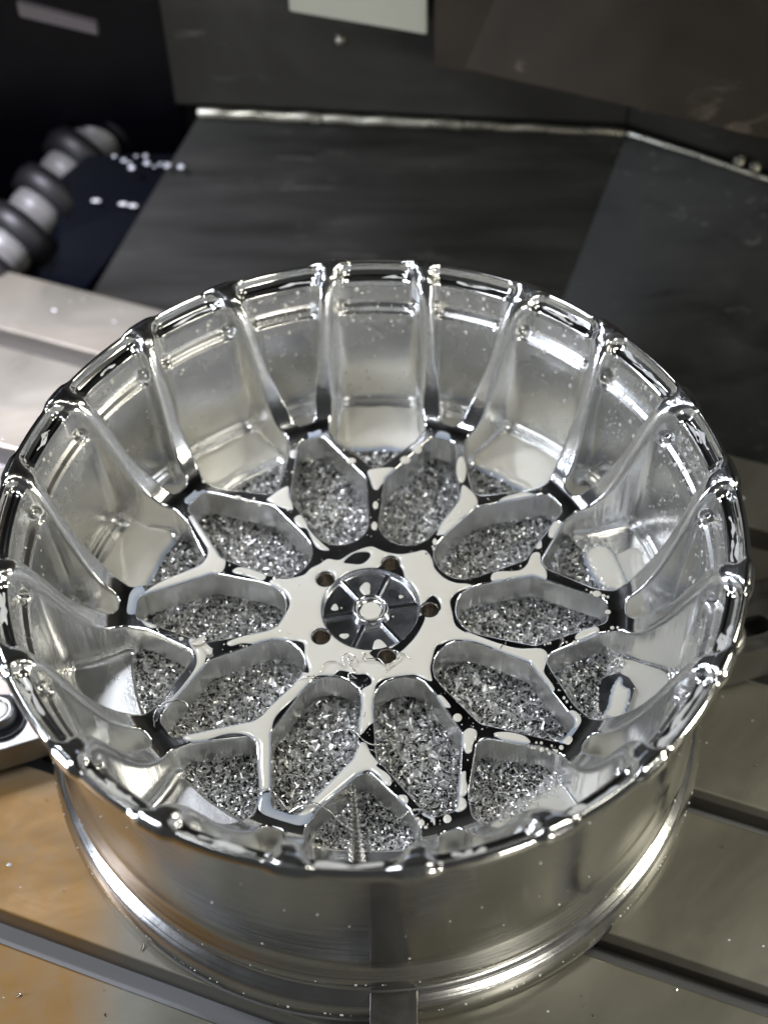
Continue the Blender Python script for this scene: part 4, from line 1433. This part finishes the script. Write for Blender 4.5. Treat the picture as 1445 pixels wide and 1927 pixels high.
M_panel = make_panel_mat('splashed_stainless_panel', (0.019, 0.019, 0.0165), 0.38, 0.1, (2.5, 30, 30))
M_panelwall = make_panel_mat('dark_enclosure_wall', (0.040, 0.039, 0.034), 0.5, 0.1, (3, 3, 3))
M_brown = make_panel_mat('brown_tinted_cover', (0.055, 0.045, 0.035), 0.45, 0.2, (3, 3, 3))
M_navy = mat('shadowed_navy_sheet', (0.0015, 0.002, 0.004), 0.22, 0.0, 0.18)  # shadow on the sheet is put into its near black colour
M_seal = make_panel_mat('bright_edge_trim', (0.62, 0.60, 0.50), 0.30, 0.9, (20, 20, 20))


def slab(name, pts, th, m, parent=None):
    """a sheet through the given corner points with real thickness behind it"""
    p = [Vector(q) for q in pts]
    nrm = (p[1] - p[0]).cross(p[-1] - p[0]).normalized()
    if (Vector(CAM) - p[0]).dot(nrm) < 0:
        nrm = -nrm
    bm = bmesh.new()
    f = [bm.verts.new(q * S) for q in p]
    b = [bm.verts.new((q - nrm * th) * S) for q in p]
    bm.faces.new(f)
    bm.faces.new(b[::-1])
    n_ = len(p)
    for i in range(n_):
        bm.faces.new((f[i], b[i], b[(i + 1) % n_], f[(i + 1) % n_]))
    bmesh.ops.recalc_face_normals(bm, faces=bm.faces[:])
    bmesh.ops.bevel(bm, geom=bm.edges[:], offset=min(0.004, th * 0.3) * S, segments=2, affect='EDGES')
    me = bpy.data.meshes.new(name)
    bm.to_mesh(me)
    bm.free()
    me.materials.append(m)
    o = put(name, me, parent)
    return o


PL1, PL2, PR, FL = (-1.193, 2.090, -1.150), (-0.735, 2.495, -0.600), (0.946, 2.347, -0.600), (0.510, 1.624, -1.541)
low = (-1.75, 1.62, -1.792)
fp = slab('floor_pit', [(-6, -1, -2.2), (6, -1, -2.2), (6, 6, -2.2), (-6, 6, -2.2)], 0.05, M_dark)
tag(fp, kind='structure')
tag(slab('sloped_panel', [PL1, PL2, PR, FL, low], 0.03, M_panel), 'wide sloping stainless panel smeared with dried coolant behind the wheel', 'metal panel')
dR = np.array([1.454, 2.061, -0.6]) - np.array(PR)
RF = tuple(np.array(PR) + dR * 3.2)
tag(slab('sloped_panel', [FL, PR, RF, (2.50, 0.66, -1.30), (1.2, 1.20, -1.56)], 0.03, M_panel), 'right hand sloping panel beyond the fold, next to the table end', 'metal panel')


def lift(p, dz, dy=0.0):
    return (p[0], p[1] + dy, p[2] + dz)


# seam trim: angle strips along the top of the panels
def trim(name, a, b, r, m, label, z=0.0):
    pts = [np.array(a) + (np.array(b) - np.array(a)) * t + [0, -0.004, 0.012 + 0.003 * math.sin(t * 17)] for t in np.linspace(0, 1, 8)]
    o = tube(name, pts, r, m, 1.0, 10, False, 4)
    return tag(o, label, 'edge trim')


def seg(a, b, t0, t1):
    a, b = np.array(a), np.array(b)
    return a + (b - a) * t0, a + (b - a) * t1


for (t0, t1, lab) in ((0.0, 0.29, 'brightest leftmost length of trim along the top of the sloping panel'),
                      (0.295, 0.62, 'second length of bright trim on the panel seam'),
                      (0.625, 0.995, 'dull third length of trim ending at the corner of the seam')):
    a, b = seg(PL2, PR, t0, t1)
    trim('edge_trim', a, b, 0.021 - 0.008 * t0, M_seal, lab)
a, b = seg(PR, RF, 0.005, 1.0)
trim('edge_trim', a, b, 0.012, M_seal, 'trim running down to the right along the second panel')
# walls above the seam
WL = (-0.83, 2.503, -0.57)
w1 = slab('enclosure_wall', [(WL[0], WL[1] + 0.03, -0.575), (PR[0], PR[1] + 0.03, -0.575), (PR[0], PR[1] + 0.03, 5.6), (WL[0], WL[1] + 0.03, 5.6)], 0.05, M_panelwall)
tag(w1, 'dark wall rising above the bright seam', 'enclosure wall')
w2 = slab('enclosure_wall', [(PR[0] + 0.004, PR[1] + 0.03, -0.575), (RF[0], RF[1] + 0.03, -0.575), (RF[0], RF[1] + 0.03, 5.6), (PR[0] + 0.004, PR[1] + 0.03, 5.6)], 0.05, M_panelwall)
tag(w2, 'dark side wall right of the corner of the seam', 'enclosure wall')
# brown cover hanging in front of the walls
cv = slab('guard_cover', [(0.196, 2.31, -0.255), (0.90, 2.24, -0.37), (1.75, 1.72, -0.28), (1.75, 1.80, 1.6), (0.90, 2.30, 1.6), (0.196, 2.38, 1.6)], 0.03, M_brown)
tag(cv, 'brownish hanging cover at the upper right of the machine', 'guard')
rl = slab('light_rail', [(-0.33, 2.38, -0.06), (0.17, 2.335, -0.135), (0.17, 2.345, 0.06), (-0.33, 2.39, 0.12)], 0.05, mat('pale_lit_rail', (0.50, 0.51, 0.43), 0.3, 0.2))  # pale colour stands in for light on the rail
tag(rl, 'pale rail, its lit look put into the colour, cut off by the top of the picture', 'rail')
# left: navy sheet, step, hose, black machine body
ny = slab('navy_sheet', [(-1.30, 2.05, -1.22), (-0.90, 2.33, -0.86), (-0.79, 2.42, -0.735), (-1.20, 2.43, -0.745), (-1.95, 2.10, -1.20)], 0.03, M_navy)
tag(ny, 'wet navy sheet, shadow painted into its colour, between the table and the hose at the upper left', 'metal panel')
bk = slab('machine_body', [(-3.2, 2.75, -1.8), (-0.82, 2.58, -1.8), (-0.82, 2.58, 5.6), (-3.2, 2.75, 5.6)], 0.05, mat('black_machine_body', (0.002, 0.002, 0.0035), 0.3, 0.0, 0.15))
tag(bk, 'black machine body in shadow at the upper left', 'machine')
st2 = Soup()
for _ in range(15):
    t = rng.random() ** 0.8
    p = np.array([-1.21, 2.415, -0.735]) * (1 - t) + np.array([-0.80, 2.405, -0.725]) * t
    s = rng.uniform(0.004, 0.012)
    V, F = dome_q(s * 1.2, s * 1.2, s * 0.6, 10, 3)
    st2.add(V + p + [rng.normal(0, 0.02), rng.normal(-0.03, 0.03), -0.012], F, np.full(len(V), 0.35))
for (x_, y_, z_) in ((-1.17, 2.30, -0.86), (-1.06, 2.29, -0.87), (-1.02, 2.285, -0.875)):
    V, F = dome_q(0.02, 0.009, 0.006, 10, 3)
    st2.add(V + [x_, y_, z_ - 0.01], F, np.full(len(V), 0.5))
tag(st2.build('coolant_splashes', M_cool), 'drops of coolant along the upper edge of the navy sheet', 'coolant', kind='stuff')
ce = slab('ceiling', [(-3.2, -0.5, 5.75), (3.2, -0.5, 5.75), (3.2, 2.9, 5.75), (-3.2, 2.9, 5.75)], 0.05, M_panelwall)
tag(ce, kind='structure')
hb = empty('corrugated_hose', (-1.28, 2.99, -0.9))
tag(hb, 'black ringed hose with pale sections standing in for reflections, running along the left edge', 'hose')
M_ring = mat('black_rubber', (0.006, 0.006, 0.007), 0.5)
M_pale = mat('pale_reflection_section', (0.13, 0.13, 0.125), 0.4)  # pale colour stands in for reflections between the black rings
hp0 = np.array([-1.16, 2.72, -0.82])
hp1 = np.array([-1.74, 1.93, -1.12])
ax = Vector(hp1 - hp0)
qrot = ax.to_track_quat('Z', 'Y').to_euler()
ln = ax.length
nseg = 5
for i in range(nseg):
    c0 = hp0 + (hp1 - hp0) * (i / nseg)
    rad = 0.115
    sg = lathe_mesh('hose_section', [(rad * 0.82, 0.02), (rad * 0.98, 0.05), (rad, 0.10), (rad * 0.96, ln / nseg * 0.55), (rad * 0.90, ln / nseg * 0.56), (rad * 0.98, ln / nseg * 0.60), (rad * 0.9, ln / nseg - 0.01)], M_pale, 48)
    o = put('hose_section', sg, hb, tuple(c0 - np.array([-1.28, 2.99, -0.9])))
    o.rotation_euler = qrot
    rg = lathe_mesh('rubber_ring', [(rad * 0.7, -0.045), (rad * 1.30, -0.055), (rad * 1.42, -0.01), (rad * 1.32, 0.05), (rad * 0.8, 0.045)], M_ring, 48)
    o = put('rubber_ring', rg, hb, tuple(c0 - np.array([-1.28, 2.99, -0.9])))
    o.rotation_euler = qrot
lb = slab('lit_bracket', [(-1.36, 2.50, -0.150), (-1.07, 2.47, -0.215), (-1.07, 2.475, -0.165), (-1.36, 2.505, -0.09)], 0.03, mat('pinkish_grey_bracket', (0.16, 0.145, 0.15), 0.35, 0.3))
tag(lb, 'small pale bracket in the dark at the top left corner', 'bracket')
# stray chips and drops on the table
flake('metal_chip', -0.979, -0.92, ZT + 0.003, 0.035, 0.006, 5.2, 0.5, M_strand, 'tiny curled chip on the table near the bottom left corner', 0.2)
flake('metal_chip', -0.647, -0.781, ZT + 0.003, 0.03, 0.008, 3.2, 1.2, M_strand, 'tiny curled chip beside the wheel flange at the lower left', 0.2)
flake('metal_chip', -0.636, -0.737, ZT + 0.085, 0.03, 0.012, 1.6, 2.2, M_strand, 'small wet chip stuck on the wheel flange at the lower left', 0.4)
tdp = Soup()
for _ in range(320):
    t, nn_ = rng.uniform(-1.9, 1.9), rng.uniform(-1.45, 1.36)
    x, y, _z = TN(t, nn_)
    if math.hypot(x, y) < 1.02:
        continue
    if any(edges_n[i] - 0.012 < nn_ < edges_n[i + 1] + 0.012 for i in range(1, len(edges_n) - 1, 2)):
        continue
    s = rng.choice([0.0022, 0.0035, 0.006, 0.011], p=[0.5, 0.3, 0.14, 0.06])
    V, F = dome_q(s * 1.3, s, s * 0.35, 10, 3)
    tdp.add(V + [x, y, ZT], F, np.full(len(V), 0.4))
tag(tdp.build('table_droplets', M_cool), 'scattered droplets of coolant on the steel table', 'coolant', kind='stuff')

n = 150
t = rng.uniform(-1.7, 1.8, n)
q = rng.uniform(-1.4, 1.36, n)
px_, py_, _z = TN(t, q)
ok = (np.hypot(px_, py_) > 1.03)
for i in range(1, len(edges_n) - 1, 2):
    ok &= ~((q > edges_n[i] - 0.01) & (q < edges_n[i + 1] + 0.01))
px_, py_ = px_[ok], py_[ok]
tsw = Soup()
tsw.add(*chips(len(px_), (0.010, 0.026), (0.002, 0.005), (1.0, 4.5), 0.25, np.stack([px_, py_, np.full(len(px_), ZT + 0.003)], -1), 5))
tag(tsw.build('table_swarf', M_strand, None, False), 'few stray slivers of swarf strewn over the steel table', 'metal swarf', kind='stuff')
fsw = Soup()
pts = []
while len(pts) < 34:
    a = rng.uniform(0, 2 * np.pi)
    rad = rng.uniform(0.22, 0.74)
    x, y = rad * math.sin(a), rad * math.cos(a)
    rr, th = fold(np.array([x]), np.array([y]))
    if d_plan(rr, th)[0] < -0.008:
        pts.append((x, y, ZF + 0.004))
fsw.add(*chips(len(pts), (0.010, 0.024), (0.002, 0.0045), (1.0, 4.0), 0.2, np.array(pts), 5))
tag(fsw.build('stray_swarf', M_strand, None, False), 'tiny slivers of swarf stuck to the wet hub and spoke faces', 'metal swarf', kind='stuff')

# bolts on the seam and the wall, far behind
bm_ = lathe_mesh('bolt', [(0.0, 0.016), (0.012, 0.015), (0.017, 0.010), (0.018, 0.0), (0.022, -0.002)], M_seal, 20)
for (x, y, z, lab) in ((1.345, 2.105, -0.545, 'small bright bolt head by the right hand trim, the nearer to the seam corner'),
                       (1.400, 2.070, -0.547, 'small bright bolt head by the right hand trim, the farther from the seam corner'),
                       (-0.155, 2.465, -0.24, 'small dark bolt head on the wall below the pale rail')):
    o = put('bolt', bm_, None, (x, y, z))
    o.rotation_euler = (D(75), 0, 0)
    tag(o, lab, 'bolt')
# splashes on the outside of the wheel
od = Soup()
for _ in range(150):
    az = rng.uniform(95, 262)
    if rng.random() < 0.6:
        r0_, z0_, nz_ = 0.9985, -0.905, 0.55
    elif rng.random() < 0.5:
        r0_, z0_, nz_ = 0.9625, -0.772, 0.5
    else:
        z0_ = rng.uniform(-0.68, -0.12)
        r0_, nz_ = np.interp(-z0_, [0.09, 0.70], [0.958, 0.934]), 0.0
    s = rng.choice([0.0016, 0.0026, 0.004], p=[0.5, 0.35, 0.15])
    V, F = dome_q(s, s * rng.uniform(1.0, 1.5), s * 0.5, 8, 2)
    a = math.radians(az)
    er = np.array([math.sin(a), math.cos(a), 0])
    et = np.array([math.cos(a), -math.sin(a), 0])
    nn_ = er * math.sqrt(1 - nz_ * nz_) + np.array([0, 0, nz_])
    tt_ = np.cross(nn_, et)
    od.add(er * (r0_ + 0.0002) + np.array([0, 0, z0_]) + V[:, :1] * et + V[:, 1:2] * tt_ + V[:, 2:3] * nn_, F, np.full(len(V), 0.5))
tag(od.build('barrel_splashes', M_cool), 'fine coolant splashes on the outer barrel and flange of the wheel', 'coolant', kind='stuff')

GROUPS = {'swarf_strand': 'single strands of swarf lying on the spokes', 'swarf_coil': 'coils of swarf in the windows',
          'metal_chip': 'larger loose chips', 'edge_trim': 'lengths of trim along the panel seam', 'bolt': 'bolt heads on the enclosure',
          'toe_clamp': 'clamps beside the wheel', 'sloped_panel': 'sloping panels behind the table', 'enclosure_wall': 'walls of the enclosure'}
for o in scene.objects:
    if o.parent is None and o.name.split('.')[0] in GROUPS and o.get('label'):
        o['group'] = GROUPS[o.name.split('.')[0]]
